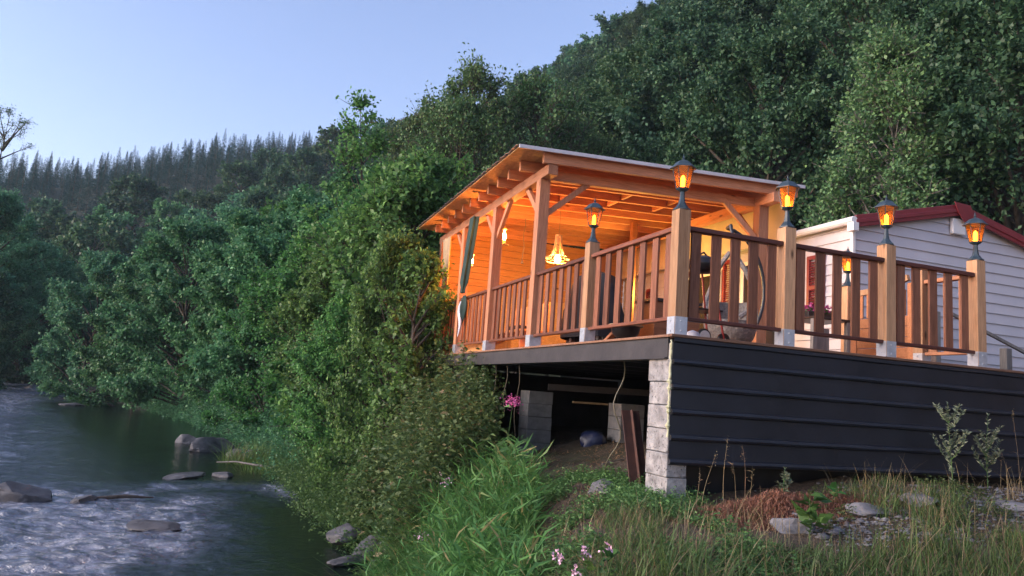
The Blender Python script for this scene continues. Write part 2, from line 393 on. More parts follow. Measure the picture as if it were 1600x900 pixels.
# ================================================================ terrace
DZ = .595
t = T('terrace', 'raised wooden terrace with a dark steel edge beam and black ribbed metal cladding', 'terrace', (3.5, 5.6, 0))
for k in range(1):
    b = MB()
    y = 5.66
    while y < 14.7:
        b.box(3.52, 7.80 if y > 7.85 else 9.0, y, y + .14, DZ - .028, DZ); y += .146
    P('decking', b, 'deck_wood', t, bev=.003)
P('edge_trim', MB().box(3.475, 9.0, 5.60, 5.655, DZ - .022, DZ + .004), 'deck_wood', t, bev=.004)
P('edge_trim', MB().box(3.475, 3.52, 5.657, 14.75, DZ - .022, DZ + .002), 'deck_wood', t, bev=.004)
P('edge_beam', MB().box(3.50, 3.56, 5.70, 14.75, DZ - .20, DZ - .024).box(3.47, 3.62, 5.70, 14.75, DZ - .215, DZ - .202), 'dark_beam', t, bev=.003)
P('light_stop_sheet', MB().box(3.57, 7.80, 5.68, 14.7, DZ - .034, DZ - .030).box(7.803, 8.98, 5.68, 7.95, DZ - .034, DZ - .030), 'black_plastic', t)  # unseen dark sheet, added to stop lamp light leaking through the board gaps
for i in range(9): P('joist', MB().box(3.563, 9.0, 6.0 + i * 1.05, 6.08 + i * 1.05, DZ - .19, DZ - .036), 'dark_beam', t)
P('shade_board', MB().box(3.66, 3.69, 12.1, 14.7, -1.9, DZ - .22).box(3.69, 7.8, 14.68, 14.71, -1.9, DZ - .22), 'dark_beam', t)  # added boards that block daylight so the space under the terrace stays dark
P('shade_board', MB().box(3.80, 9.0, 6.05, 6.08, -1.2, -.42), 'black_plastic', t)  # added near-black board standing in for the shade below the cladding
# cladding with folded ribs: profile in y,z extruded along x
prof = [(5.625, DZ - .03)]
zt = DZ - .03
for zr in (.565, .35, .135, -.08, -.30, -.505):
    if zr > .5: prof += [(5.600, zt), (5.600, zt - .03), (5.618, zt - .042)]
    else:
        prof += [(5.622, zr + .034), (5.594, zr + .026), (5.588, zr + .004), (5.596, zr - .012), (5.622, zr - .020)]
b = MB(); nxs = 40
for i in range(nxs + 1):
    x = 3.505 + (9.0 - 3.505) * i / nxs
    for j, (yy, zz) in enumerate(prof): b.v.append((x, yy + .0025 * math.sin(i * 1.7 + zz * 9) * (0.5 if j % 3 else 1), zz + .0018 * math.sin(i * .9 + j)))
k = len(prof)
for i in range(nxs):
    for j in range(k - 1): a = i * k + j; b.f.append((a, a + 1, a + k + 1, a + k))
o = P('cladding', b, 'black_metal', t)
sf = o.modifiers.new('solid', 'SOLIDIFY'); sf.thickness = .004; sf.offset = 0
# expanding foam along the corner
rr = random.Random(3); b = MB(); pts = []; rad = []
z = DZ - .05
while z > -.30:
    pts.append((3.490 + rr.uniform(-.004, .004), 5.628 + rr.uniform(-.006, .006), z)); rad.append(rr.uniform(.006, .013) + (.014 if rr.random() < .12 else 0)); z -= .02
P('foam_seam', b.tube(pts, rad, 7), 'foam', t, smooth=True)

# block columns
def blocks(name, label, x0, y0, ztop, n, sx, sy, mat, seed, group=None):
    rr = random.Random(seed); t = T(name, label, 'block column', (x0, y0, ztop - n * .205), group)
    for i in range(n):
        dx, dy = rr.uniform(-.008, .008), rr.uniform(-.01, .01); z1 = ztop - i * .205
        b = MB().box(x0 + dx, x0 + sx + dx, y0 + dy, y0 + sy + dy, z1 - .200, z1)
        o = P('concrete_block', b, mat, t, bev=.008)
    return t
c = blocks('block_column', 'rough grey block column at the terrace corner beside the black cladding', 3.515, 5.66, .385, 6, .2, .36, 'block', 1)
P('mortar_cap', MB().prism([(3.513, 5.665, .386), (3.513, 6.03, .386), (3.513, 5.86, .43), (3.513, 5.74, .50), (3.513, 5.665, .53)], (.1, 0, 0)), 'block', c)
b = MB().box(3.50, 3.79, 5.60, 6.06, -1.15, -.85); P('footing', b, 'block', c, bev=.02)
blocks('block_pier', 'grey concrete block pier under the terrace, left of the opening near the pink flowers', 4.36, 11.2, .03, 6, .42, .4, 'block_grey', 2)
blocks('block_pier', 'grey concrete block pier under the terrace beside the rusty steel post', 5.60, 10.4, -.07, 6, .42, .42, 'block_grey', 5)
b = MB(); b.beam((3.80, 6.86, -.11), (3.83, 6.56, -1.15), .10, .012, (1, 0, 0)).beam((3.80 - .05, 6.86, -.11), (3.83 - .05, 6.56, -1.15), .10, .014, (0, 1, 0)).beam((3.80 + .05, 6.86, -.11), (3.83 + .05, 6.56, -1.15), .10, .014, (0, 1, 0))
tagt(P('steel_post', b, 'rust'), 'rusty brown steel profile leaning under the terrace behind the corner column', 'steel post')
b = MB().beam((4.6, 11.0, .11), (7.6, 10.2, .15), .05, .10)
tagt(P('timber_beam', b, 'dark_beam'), 'long grey timber lying across the piers under the terrace', 'timber')
b = MB().beam((5.0, 10.9, -.10), (5.6, 10.85, -.10), .04, .03)
tagt(P('wooden_batten', b, 'tan_wood'), 'short pale batten sticking out beside the left pier', 'batten')
pts = [(3.75 + .05 * math.sin(i * .9), 6.95 + .015 * i + .05 * math.sin(i * .55), .40 - i * .09) for i in range(14)]
tagt(P('hanging_hose', MB().tube(pts, .007, 6), 'hose', smooth=True), 'thin greenish hose hanging from the edge beam under the terrace', 'hose')
for i, (yy, l) in enumerate(((10.6, .9), (10.1, .7), (9.6, 1.0))):
    pts = [(3.56 + .02 * math.sin(k), yy + .012 * math.sin(k * 1.3 + i), .40 - l * k / 7) for k in range(8)]
    tagt(P('hanging_string', MB().tube(pts, .003, 4), 'rope'), ['brown string hanging farthest left from the edge beam above the pink flowers', 'middle of the three strings hanging above the pink flowers', 'right hand string of the three hanging above the pink flowers'][i], 'string')
# blue sack
b = MB(); rr = random.Random(8)
for i in range(9):
    a = i / 8 * math.pi; z = -.92 + .19 * (1 - math.cos(a)); r_ = .20 * math.sin(a) ** .6 + .01
    for j in range(14):
        q = 2 * math.pi * j / 14; k = r_ * (1 + .16 * math.sin(q * 3 + i) + rr.uniform(-.06, .06)); b.v.append((5.3 + k * math.cos(q), 10.7 + k * math.sin(q), z + .02))
for i in range(8):
    for j in range(14): a = i * 14 + j; c_ = i * 14 + (j + 1) % 14; b.f.append((a, c_, c_ + 14, a + 14))
tagt(P('plastic_sack', b, 'blue_bag', smooth=True), 'crumpled dark blue plastic sack on the ground under the terrace', 'sack')

# ---------------------------------------------------------------- railings
def post(x, y, s, h, label, mat='larch_vertical', shoe=True, group='larch railing posts'):
    t = T('railing_post', label, 'post', (x, y, DZ), group)
    P('wooden_post', MB().box(x, x + s, y, y + s, DZ + .02, DZ + h), mat, t, bev=.004)
    if shoe:
        b = MB().box(x - .004, x - .001, y + .002, y + s - .002, DZ + .003, DZ + .165).box(x + s + .001, x + s + .004, y + .002, y + s - .002, DZ + .003, DZ + .165)
        b.box(x + .002, x + s - .002, y - .004, y - .001, DZ + .003, DZ + .165)
        P('metal_shoe', b, 'galvanised', t)
        for zz in (.04, .13):
            P('bolt', MB().box(x + s / 2 - .008, x + s / 2 + .008, y - .009, y - .004, DZ + zz - .008, DZ + zz + .008), 'galvanised', t)
            P('bolt', MB().box(x - .010, x - .004, y + s / 2 - .007, y + s / 2 + .007, DZ + zz - .008, DZ + zz + .008), 'galvanised', t)
    return t
RP = [(3.525, 5.64, 'thick larch corner post of the terrace with a steel shoe, under the tallest lamp'),
      (4.70, 5.64, 'larch railing post on the front side, first to the right of the corner'),
      (5.945, 5.64, 'larch railing post on the front side, second to the right of the corner'),
      (7.19, 5.64, 'larch railing post at the right end of the front railing')]
for x, y, l in RP: post(x, y, .125, 1.145, l)
post(3.525, 7.475, .125, 1.145, 'larch railing post on the river side between corner post and pavilion')
post(7.19, 6.32, .125, 1.12, 'larch post at the inner end of the short return railing', group='larch railing posts')
post(7.20, 7.45, .11, 1.06, 'slim larch gate post beside the mobile home, carrying the farthest lamp', shoe=False)
def railing(p0, p1, n, label, ms, mr, zt=1.005, zb=.175, bw=.102, group='stained baluster railings', off=0):
    (x0, y0), (x1, y1) = p0, p1; t = T('railing', label, 'railing', (x0, y0, DZ), group); ax = 0 if abs(x1 - x0) > abs(y1 - y0) else 1
    L_ = (x1 - x0) if ax == 0 else (y1 - y0); hx = (.0, .045)[ax == 0]
    def bar(z0, z1, w):
        return MB().box(x0, x1, y0 - w, y0 + w, z0, z1) if ax == 0 else MB().box(x0 - w, x0 + w, y0, y1, z0, z1)
    P('handrail', bar(DZ + zt - .045, DZ + zt, .042), mr, t, bev=.008)
    P('bottom_rail', bar(DZ + zb - .035, DZ + zb, .032), mr, t, bev=.006)
    rr = random.Random(int(x0 * 100 + y0 * 7)); pitch = L_ / n
    for i in range(n):
        c_ = (x0, y0)[ax] + pitch * (i + .5) + rr.uniform(-.008, .008); tl = rr.uniform(-.004, .004)
        b = MB()
        if ax == 0: b.box(c_ - bw / 2, c_ + bw / 2, y0 - .0125, y0 + .0125, DZ + zb, DZ + zt - .045)
        else: b.box(x0 - .0125, x0 + .0125, c_ - bw / 2, c_ + bw / 2, DZ + zb, DZ + zt - .045)
        for q in range(4, 8):
            v_ = b.v[q]; b.v[q] = (v_[0] + (tl if ax == 0 else 0), v_[1] + (tl if ax else 0), v_[2])
        P('baluster', b, ms, t, bev=.003)
    return t
cy = 5.703
railing((3.652, cy), (4.698, cy), 5, 'dark stained railing section on the front side, next to the corner post', 'stained_vertical', 'stained_x')
railing((4.827, cy), (5.943, cy), 5, 'dark stained railing section in the middle of the front side', 'stained_vertical', 'stained_x')
railing((6.072, cy), (7.188, cy), 5, 'dark stained railing section at the right end of the front side', 'stained_vertical', 'stained_x')
cx = 3.588
railing((cx, 5.767), (cx, 7.473), 7, 'reddish railing section on the river side, next to the corner post', 'stained_vertical', 'stained_y')
railing((cx, 7.602), (cx, 9.148), 7, 'reddish railing section ending at the front left pavilion post', 'stained_vertical', 'stained_y')
railing((cx, 9.302), (cx, 11.05), 8, 'reddish railing between the first and second river side pavilion posts', 'stained_vertical', 'stained_y')
railing((cx, 11.202), (cx, 12.85), 8, 'reddish railing under the green curtain between pavilion posts', 'stained_vertical', 'stained_y')
railing((cx, 13.002), (cx, 14.5), 8, 'reddish railing farthest along the river side, partly behind leaves', 'stained_vertical', 'stained_y')
railing((7.25, 5.767), (7.25, 6.318), 3, 'short return railing of lighter boards at the right end of the terrace', 'timber_vertical', 'timber_along_y', group='return railing')

# ---------------------------------------------------------------- post lamps
def make_lamp():
    t = T('post_lamp', None, 'lamp', (0, 0, 0), 'lit amber lamps on the terrace posts')
    P('pedestal', MB().lathe((0, 0, 0), [(.0, 0), (.078, 0), (.078, .012), (.058, .028), (.034, .062), (.025, .105), (.021, .155), (.021, .172)], 6), 'lamp_metal', t)
    P('cup', MB().lathe((0, 0, 0), [(.018, .170), (.030, .178), (.054, .192), (.062, .205), (.056, .208), (.02, .200)], 6), 'lamp_metal', t)
    b = MB()
    for j in range(6):
        a = 2 * math.pi * (j + .5) / 6; b.tube([(.056 * math.cos(a), .056 * math.sin(a), .203), (.094 * math.cos(a), .094 * math.sin(a), .392)], .0042, 5)
    for j in range(6):
        a, c_ = 2 * math.pi * (j + .5) / 6, 2 * math.pi * (j + 1.5) / 6
        b.tube([(.094 * math.cos(a), .094 * math.sin(a), .39), (.094 * math.cos(c_), .094 * math.sin(c_), .39)], .005, 5)
    P('frame', b, 'lamp_metal', t)
    b = MB()
    for j in range(6):
        a, c_ = 2 * math.pi * (j + .5) / 6, 2 * math.pi * (j + 1.5) / 6
        b.poly([(.0545 * math.cos(a), .0545 * math.sin(a), .205), (.0545 * math.cos(c_), .0545 * math.sin(c_), .205), (.0925 * math.cos(c_), .0925 * math.sin(c_), .390), (.0925 * math.cos(a), .0925 * math.sin(a), .390)])
    P('glass', b, 'amber_glass', t)
    r_ = P('lamp_roof', MB().lathe((0, 0, 0), [(.112, .388), (.124, .390), (.124, .396), (.098, .416), (.078, .440), (.060, .456), (.034, .466), (.014, .474), (.010, .484), (.016, .492), (.008, .502), (.006, .512), (.002, .535)], 6), 'lamp_metal', t)
    P('bulb', MB().lathe((0, 0, 0), [(.012, .205), (.019, .215), (.020, .30), (.014, .318), (.004, .33)], 10), 'bulb_flame', t, smooth=True)
    light('lamp_light', (0, 0, .27), 2.2, (1, .42, .10), t, .022)
    return t
lamp0 = make_lamp()
LP = [(3.5875, 5.7025, DZ + 1.146, 'lit amber lantern on the terrace corner post, largest in view', 0, 1),
      (3.5875, 7.5375, DZ + 1.146, 'lit amber lantern on the river side railing post, in front of the rafters', 12, 1),
      (4.7625, 5.7025, DZ + 1.146, 'lit amber lantern in front of the right end of the pavilion roof', 25, 1),
      (6.0075, 5.7025, DZ + 1.146, 'lit amber lantern in front of the maroon roof trim left of the gable peak', 8, 1),
      (7.2525, 5.7025, DZ + 1.146, 'lit amber lantern on the last front post, in front of the white gable', 40, 1),
      (7.255, 7.505, DZ + 1.061, 'farthest lit amber lantern, half hidden behind dark railing boards', 5, 1)]
for i, (x, y, z, l, rz, s) in enumerate(LP):
    o = lamp0 if i == 0 else copy_tree(lamp0)
    o.location = (x, y, z); o.rotation_euler.z = R(rz); o['label'] = l

# ---------------------------------------------------------------- pavilion
def rz(x): return 3.04 + .043 * (x - 3.52)
pv = T('pavilion', 'open timber pavilion with a lean-to roof glowing orange from lamps inside', 'pavilion', (3.5, 9, DZ))
for y in (9.15, 11.05, 12.85, 14.5):
    o = P('post', MB().box(3.52, 3.67, y, y + .15, DZ + .10, 2.91), 'timber_vertical', pv, bev=.005)
    P('metal_shoe', MB().box(3.515, 3.675, y - .005, y + .155, DZ + .003, DZ + .165), 'galvanised', o)
for y in (9.05, 14.45): P('post', MB().box(7.05, 7.22, y, y + .15, DZ, 3.06), 'timber_vertical', pv, bev=.005)
P('wall_plate', MB().box(3.52, 3.66, 8.89, 14.72, 2.90, 3.04), 'timber_along_y', pv, bev=.005)
P('wall_plate', MB().box(7.06, 7.21, 8.75, 14.72, 3.05, 3.19), 'timber_along_y', pv, bev=.005)
def slab(x0, x1, y0, y1, dz0, dz1):
    return MB().prism([(x0, y0, rz(x0) + dz0), (x1, y0, rz(x1) + dz0), (x1, y0, rz(x1) + dz1), (x0, y0, rz(x0) + dz1)], (0, y1 - y0, 0))
P('cross_beam', slab(3.672, 7.05, 9.17, 9.27, -.14, -.003), 'timber_along_x', pv, bev=.004)
ys_ = [8.87] + [9.36 + .48 * i for i in range(11)]
for y in ys_: P('rafter', slab(3.29 if y > 9 else 3.44, 7.60, y, y + .06, .001, .150), 'timber_along_x', pv, bev=.003)
for i in range(9):
    x = (4.5, 5.35, 6.2)[i % 3]; y = ys_[i // 3 + 1]
    P('blocking', MB().box(x, x + .05, y + .062, y + .478, rz(x) + .03, rz(x) + .145), 'timber_along_y', pv)
P('roof_boards', slab(3.07, 7.64, 8.84, 14.82, .152, .164), 'osb', pv)
# metal sheet with low ribs and an uneven left edge
b = MB(); rr = random.Random(4); i = 0; y = 8.80; rows = []
while y < 14.86:
    e = rr.uniform(-.012, .012); up = .012 if i % 4 in (1, 2) else 0; rows.append((y, e, up)); i += 1; y += .05
for (y, e, up) in rows:
    for x in (3.03 + e, 7.66): b.v.append((x, y, rz(x) + .167 + up))
for i in range(len(rows) - 1): b.f.append((2 * i, 2 * i + 1, 2 * i + 3, 2 * i + 2))
o = P('roof_sheet', b, 'roof_metal', pv); sf = o.modifiers.new('s', 'SOLIDIFY'); sf.thickness = .004; sf.offset = 1
P('roof_flashing', slab(3.05, 7.66, 8.775, 8.797, .125, .176), 'flashing', pv, bev=.004)
def brace(p, q, up=(0, 0, 1)): P('brace', MB().beam(p, q, .06, .08, up), 'timber_vertical', pv, bev=.004)
brace((3.64, 9.225, 2.42), (4.28, 9.225, 2.97)); brace((3.595, 9.27, 2.42), (3.595, 9.86, 2.96))
for y in (11.05, 12.85):
    brace((3.595, y + .12, 2.42), (3.595, y + .70, 2.96)); brace((3.595, y + .03, 2.42), (3.595, y - .55, 2.96))
brace((7.08, 9.12, 2.50), (6.50, 9.2, 3.08)); brace((7.135, 9.18, 2.5), (7.135, 9.75, 3.1))
b = MB(); z = 1.98
while z < 3.14: b.box(3.68, 7.79, 14.655, 14.675, z, z + .132); z += .138
P('back_boards', b, 'pine_board', pv, bev=.003)
P('back_panel', MB().box(3.68, 7.79, 14.66, 14.68, DZ + .001, 1.975), 'osb', pv)
P('infill_panel', MB().box(7.60, 7.62, 9.1, 14.65, 2.62, 3.22), 'cream_panel', pv)
P('kick_board', MB().box(3.70, 3.72, 11.2, 14.5, DZ + .001, DZ + .15), 'pine_board', pv)

# lights inside the pavilion
def hang(x, y, z0, z1): return MB().tube([(x, y, z0), (x + .004, y, (z0 + z1) / 2), (x, y, z1)], .004, 5)
X0, Y0, Z0 = 3.74, 11.2, 2.50
t = T('hanging_lantern', 'lit glass storm lantern hanging by the second river side pavilion post', 'lantern', (X0, Y0, Z0))
P('cord', hang(X0, Y0, Z0 + .16, rz(X0)), 'rope', t)
P('globe', MB().lathe((X0, Y0, Z0), [(.03, -.09), (.055, -.06), (.06, 0), (.05, .06), (.03, .09)], 14), 'clear_glass', t, smooth=True)
P('base', MB().lathe((X0, Y0, Z0), [(.0, -.17), (.085, -.165), (.085, -.15), (.04, -.14), (.035, -.09)], 14), 'tan_wood', t, smooth=True)
P('cap', MB().lathe((X0, Y0, Z0), [(.035, .09), (.04, .11), (.02, .13), (.012, .16)], 12), 'tan_wood', t)
P('bulb', MB().lathe((X0, Y0, Z0), [(.008, -.07), (.024, -.03), (.026, .01), (.015, .04), (.004, .05)], 10), 'bulb_warm', t, smooth=True)
light('lantern_light', (X0, Y0, Z0 - .005), 48, (1, .31, .055), t, .05)
X0, Y0, Z0 = 4.62, 11.0, 2.18
t = T('pendant_lamp', 'lit beaded pendant lamp flaring downward in the middle of the pavilion', 'pendant lamp', (X0, Y0, Z0))
P('cord', hang(X0, Y0, Z0 + .44, rz(X0)), 'rope', t)
b = MB()
for j in range(16):
    a = 2 * math.pi * j / 16; c_, s_ = math.cos(a), math.sin(a)
    pts = [(X0 + r_ * c_, Y0 + r_ * s_, Z0 + z) for r_, z in ((.05, .40), (.055, .30), (.07, .19), (.11, .08), (.19, .02))]
    b.tube(pts, .0085, 5)
P('bead_strings', b, 'tan_wood', t, smooth=True)
for rr_, z in ((.19, .02), (.05, .40), (.185, -.03)):
    b = MB(); b.tube([(X0 + rr_ * math.cos(a), Y0 + rr_ * math.sin(a), Z0 + z) for a in np.linspace(0, 2 * math.pi, 25)], .012, 6)
    P('ring', b, 'tan_wood', t)
P('bulb', MB().lathe((X0, Y0, Z0), [(.004, -.06), (.045, -.03), (.055, 0), (.045, .04), (.018, .08)], 12), 'bulb_warm', t, smooth=True)
light('pendant_light', (X0, Y0, Z0 - .01), 90, (1, .31, .055), t, .07)
X0, Y0, Z0 = 3.80, 13.2, 2.38
t = T('wall_lantern', 'small lit lantern left of the green curtain', 'lantern', (X0, Y0, Z0))
P('lantern_frame', MB().lathe((X0, Y0, Z0), [(.06, .10), (.05, .13), (.01, .16)], 8).lathe((X0, Y0, Z0), [(.05, -.13), (.055, -.11), (.02, -.10)], 8).tube([(X0, Y0, Z0 + .15), (X0, Y0, rz(X0))], .004, 5), 'tan_wood', t)
P('globe', MB().lathe((X0, Y0, Z0), [(.045, -.10), (.055, 0), (.05, .10)], 12), 'clear_glass', t, smooth=True)
P('bulb', MB().lathe((X0, Y0, Z0), [(.01, -.05), (.028, 0), (.01, .05)], 10), 'bulb_warm', t, smooth=True)
light('lantern_light', (X0, Y0, Z0), 48, (1, .31, .055), t, .05)
X0, Y0, Z0 = 6.35, 11.6, 2.15
t = T('tube_lamp', 'lit yellow tube lamp on a slim brown upright inside the pavilion', 'lamp', (X0, Y0, DZ))
P('upright', MB().box(X0 - .05, X0 + .05, Y0, Y0 + .1, DZ, 3.18), 'gate_wood', t, bev=.004)
P('tube', MB().tube([(X0 - .065, Y0 - .03, 1.72), (X0 - .065, Y0 - .03, 2.02)], .022, 10), 'tube_yellow', t)
P('holder', MB().tube([(X0 - .065, Y0 - .03, 2.02), (X0 - .065, Y0 - .03, 2.10)], .03, 8), 'black_plastic', t)
light('tube_light', (X0 - .12, Y0 - .12, 1.87), 42, (1, .58, .12), t, .05)
# dark pull cords and a hanging garland
for i, (x, y, z0, z1) in enumerate(((4.45, 12.2, rz(4.45), 2.32), (3.98, 12.4, 2.62, 1.98))):
    t = P('rope', MB().tube([(x + .015 * math.sin(k * 1.9), y, z0 + (z1 - z0) * k / 6) for k in range(7)], .007, 5).lathe((x, y, z1 - .06), [(.002, .08), (.02, .03), (.03, 0), (.0, 0)], 8), 'rope')
    tagt(t, ['rope with a pale tassel hanging between the lantern and the pendant lamp', 'rope with a tassel hanging just below the storm lantern'][i], 'rope')

# curtain
def curtain_tube(pts, rad, n=16, seed=0, flat=.45):
    b = MB(); k = len(pts)
    for i in range(k):
        for j in range(n):
            a = 2 * math.pi * j / n; q = rad[i] * (1 + .22 * math.cos(a * 5 + seed)); b.v.append((pts[i][0] + q * math.cos(a) * flat, pts[i][1] + q * math.sin(a), pts[i][2]))
    for i in range(k - 1):
        for j in range(n): a = i * n + j; c_ = i * n + (j + 1) % n; b.f.append((a, c_, c_ + n, a + n))
    b.f.append(tuple(range(n))); b.f.append(tuple(range((k - 1) * n, k * n))[::-1]); return b
t = T('curtain', 'dark green gathered curtain hanging slanted on the river side of the pavilion', 'curtain', (3.6, 12.1, 2.9))
N_ = 14
pts = [(3.45, 11.98 + .42 * i / N_, 2.90 - 1.26 * i / N_) for i in range(N_ + 1)]
P('gathered_cloth', curtain_tube(pts, [.15 - .02 * i / N_ - (.05 if i > 12 else 0) for i in range(N_ + 1)]), 'cloth_green', t, smooth=True)
pts = [(3.50, 12.42 + .10 * i / 6, 1.60 - .52 * i / 6) for i in range(7)]
P('cloth_end', curtain_tube(pts, [.05, .09, .12, .12, .10, .07, .03], 14, 1), 'cloth_green', t, smooth=True)
pts = [(3.47, 12.52 + .06 * math.sin(i), 1.50 - .62 * i / 7) for i in range(8)]
P('pale_lining', curtain_tube(pts, [.03, .06, .07, .07, .06, .05, .035, .01], 10, 2), 'cloth_pale', t, smooth=True)
for i in range(1):
    b = MB(); n1, n2 = 14, 10
    for a in range(n1 + 1):
        for c_ in range(n2 + 1):
            b.v.append((3.5 + .03 * math.sin(a * 1.4), 13.75 + .55 * a / n1 * (1 - .55 * math.sin(math.pi * .5 * c_ / n2)), 2.9 - 1.7 * c_ / n2))
    for a in range(n1):
        for c_ in range(n2): q = a * (n2 + 1) + c_; b.f.append((q, q + 1, q + n2 + 2, q + n2 + 1))
    tagt(P('curtain', b, 'tan_wood', smooth=True), 'tan curtain gathered at the far left end of the pavilion, behind leaves', 'curtain')

# ---------------------------------------------------------------- mobile home
HX0, HX1, HY0, HY1, EZ, PZ = 7.82, 11.68, 8.0, 18.0, 2.70, 3.15; HXM = (HX0 + HX1) / 2
h = T('mobile_home', 'white clapboard mobile home with maroon gable trim behind the terrace', 'mobile home', (HX0, HY0, 0))
P('shade_skirting', MB().box(HX0 + .03, HX1 - .03, HY0 + .03, HY1 - .03, -1.2, .565), 'black_plastic', h)  # base of the home, near-black to put the shade under the terrace into colour
P('body', MB().prism([(HX0 + .02, HY0 + .02, .57), (HX1 - .02, HY0 + .02, .57), (HX1 - .02, HY0 + .02, EZ), (HXM, HY0 + .02, PZ - .01), (HX0 + .02, HY0 + .02, EZ)], (0, HY1 - HY0 - .04, 0)), 'white_siding', h)
def gx(z): return (HX0, HX1) if z <= EZ else (HX0 + (z - EZ) / (PZ - EZ) * (HXM - HX0), HX1 - (z - EZ) / (PZ - EZ) * (HX1 - HXM))
b = MB(); z = .44; lp = .155
while z < PZ - .06:
    z1 = min(z + lp, PZ - .01); a0, a1 = gx(z); c0, c1 = gx(z1)
    b.prism([(a0 + .02, HY0 - .014, z), (a1 - .02, HY0 - .014, z), (c1 - .02, HY0 + .006, z1), (c0 + .02, HY0 + .006, z1)], (0, .016, 0)); z += lp
P('gable_siding', b, 'white_siding', h)
b = MB(); z = .60
while z < EZ - .05:
    z1 = min(z + lp, EZ); b.prism([(HX0 - .014, HY0 + .02, z), (HX0 - .014, HY1, z), (HX0 + .006, HY1, z1), (HX0 + .006, HY0 + .02, z1)], (.016, 0, 0)); z += lp
P('side_siding', b, 'white_siding', h)
P('corner_trim', MB().box(HX0 - .022, HX0 + .03, HY0 - .022, HY0 + .03, .60, EZ - .02), 'white_plastic', h, bev=.004)
def gslab(s, y0, y1, d0, d1):
    xe = HX0 - .06 if s < 0 else HX1 + .10; ze = EZ - (.06 if s < 0 else .10) * (PZ - EZ) / (HXM - HX0)
    return MB().prism([(xe, y0, ze + d0), (HXM, y0, PZ + d0), (HXM, y0, PZ + d1), (xe, y0, ze + d1)], (0, y1 - y0, 0))
for s in (-1, 1):
    o = P('roof', gslab(s, HY0 - .08, HY1, .012, .06), 'roof_metal', h)
    P('bargeboard', gslab(s, HY0 - .115, HY0 - .085, -.09, .085), 'maroon', h, bev=.006)
    P('bargeboard', gslab(s, HY0 - .13, HY0 - .117, -.035, .02), 'maroon', h, bev=.004)
P('apex_trim', MB().prism([(HXM - .16, HY0 - .145, PZ + .09), (HXM + .16, HY0 - .145, PZ + .075), (HXM + .24, HY0 - .145, PZ - .10), (HXM + .12, HY0 - .145, PZ - .20), (HXM + .02, HY0 - .145, PZ - .19), (HXM - .10, HY0 - .145, PZ - .05)], (0, .012, 0)), 'maroon', h, bev=.004)
P('vent_box', MB().box(HXM - .12, HXM + .14, HY0 - .075, HY0 - .018, PZ - .37, PZ - .13), 'white_plastic', h, bev=.012)
P('gutter', MB().tube([(HX0 - .09, HY0 - .12, EZ - .005), (HX0 - .09, HY1, EZ - .005)], .055, 10).box(HX0 - .13, HX0 - .03, HY0 - .14, HY0 - .02, EZ - .16, EZ - .04).box(HX0 - .06, HX0 - .02, HY0 - .02, HY1, EZ - .03, EZ + .03), 'white_plastic', h, bev=.004)
for y0, y1, z0, z1 in ((8.50, 8.85, 1.35, 2.32), (10.55, 10.95, DZ + .1, 2.55), (13.25, 13.6, 1.0, 2.32)):
    s = P('shutter', MB().box(HX0 - .05, HX0 - .016, y0, y0 + .05, z0, z1).box(HX0 - .05, HX0 - .016, y1 - .05, y1, z0, z1).box(HX0 - .05, HX0 - .016, y0 + .05, y1 - .05, z0, z0 + .06).box(HX0 - .05, HX0 - .016, y0 + .05, y1 - .05, z1 - .06, z1).box(HX0 - .05, HX0 - .016, y0 + .05, y1 - .05, (z0 + z1) / 2 - .03, (z0 + z1) / 2 + .03), 'maroon', h, bev=.003)
    b = MB(); z = z0 + .07
    while z < z1 - .07:
        b.beam((HX0 - .034, y0 + .05, z), (HX0 - .034, y1 - .05, z), .006, .035, (.8, 0, .6)) ; z += .038
    P('louvres', b, 'maroon', s)
w = P('door_frame', MB().box(HX0 - .045, HX0 - .016, 9.45, 9.52, DZ, 2.45).box(HX0 - .045, HX0 - .016, 10.36, 10.43, DZ, 2.45).box(HX0 - .045, HX0 - .016, 9.52, 10.36, 2.38, 2.45), 'white_plastic', h, bev=.004)
P('door_glass', MB().box(HX0 - .03, HX0 - .018, 9.52, 10.36, DZ + .1, 2.38), 'window_glass', w)
w = P('window_frame', MB().box(HX0 - .045, HX0 - .016, 11.0, 11.05, 1.1, 2.4).box(HX0 - .045, HX0 - .016, 12.3, 12.35, 1.1, 2.4).box(HX0 - .045, HX0 - .016, 11.05, 12.3, 1.1, 1.16).box(HX0 - .045, HX0 - .016, 11.05, 12.3, 2.34, 2.4), 'white_plastic', h, bev=.004)
P('window_pane', MB().box(HX0 - .03, HX0 - .018, 11.05, 12.3, 1.16, 2.34), 'window_glass', w)

# gate and stair rail
t = T('gate', 'reddish brown wooden gate with an arched top beside the slim post', 'gate', (7.24, 6.45, DZ))
P('gate_frame', MB().box(7.23, 7.27, 7.33, 7.43, DZ + .04, DZ + 1.0).box(7.23, 7.27, 6.46, 6.56, DZ + .04, DZ + 1.0).box(7.23, 7.27, 6.56, 7.33, DZ + .04, DZ + .12), 'gate_wood', t, bev=.004)
b = MB()
for i in range(8):
    a0, a1 = i / 8, (i + 1) / 8; f_ = lambda a: DZ + .86 + .17 * math.cos(math.pi * (a - .0)) * .5 + .0
    y0, y1 = 7.33 - .77 * a0, 7.33 - .77 * a1
    b.beam((7.25, y0, DZ + .90 + .12 * a0 * a0 + .05), (7.25, y1, DZ + .90 + .12 * a1 * a1 + .05), .045, .07)
P('arched_rail', b, 'larch_vertical', t)
b = MB()
for i in range(4): b.box(7.237, 7.262, 6.561, 7.329, DZ + .122 + i * .125, DZ + .242 + i * .125)
P('panel', b, 'gate_wood', t, bev=.004)
b = MB()
for y in (7.24, 7.12, 6.72, 6.60): b.box(7.24, 7.26, y, y + .06, DZ + .625, DZ + .93)
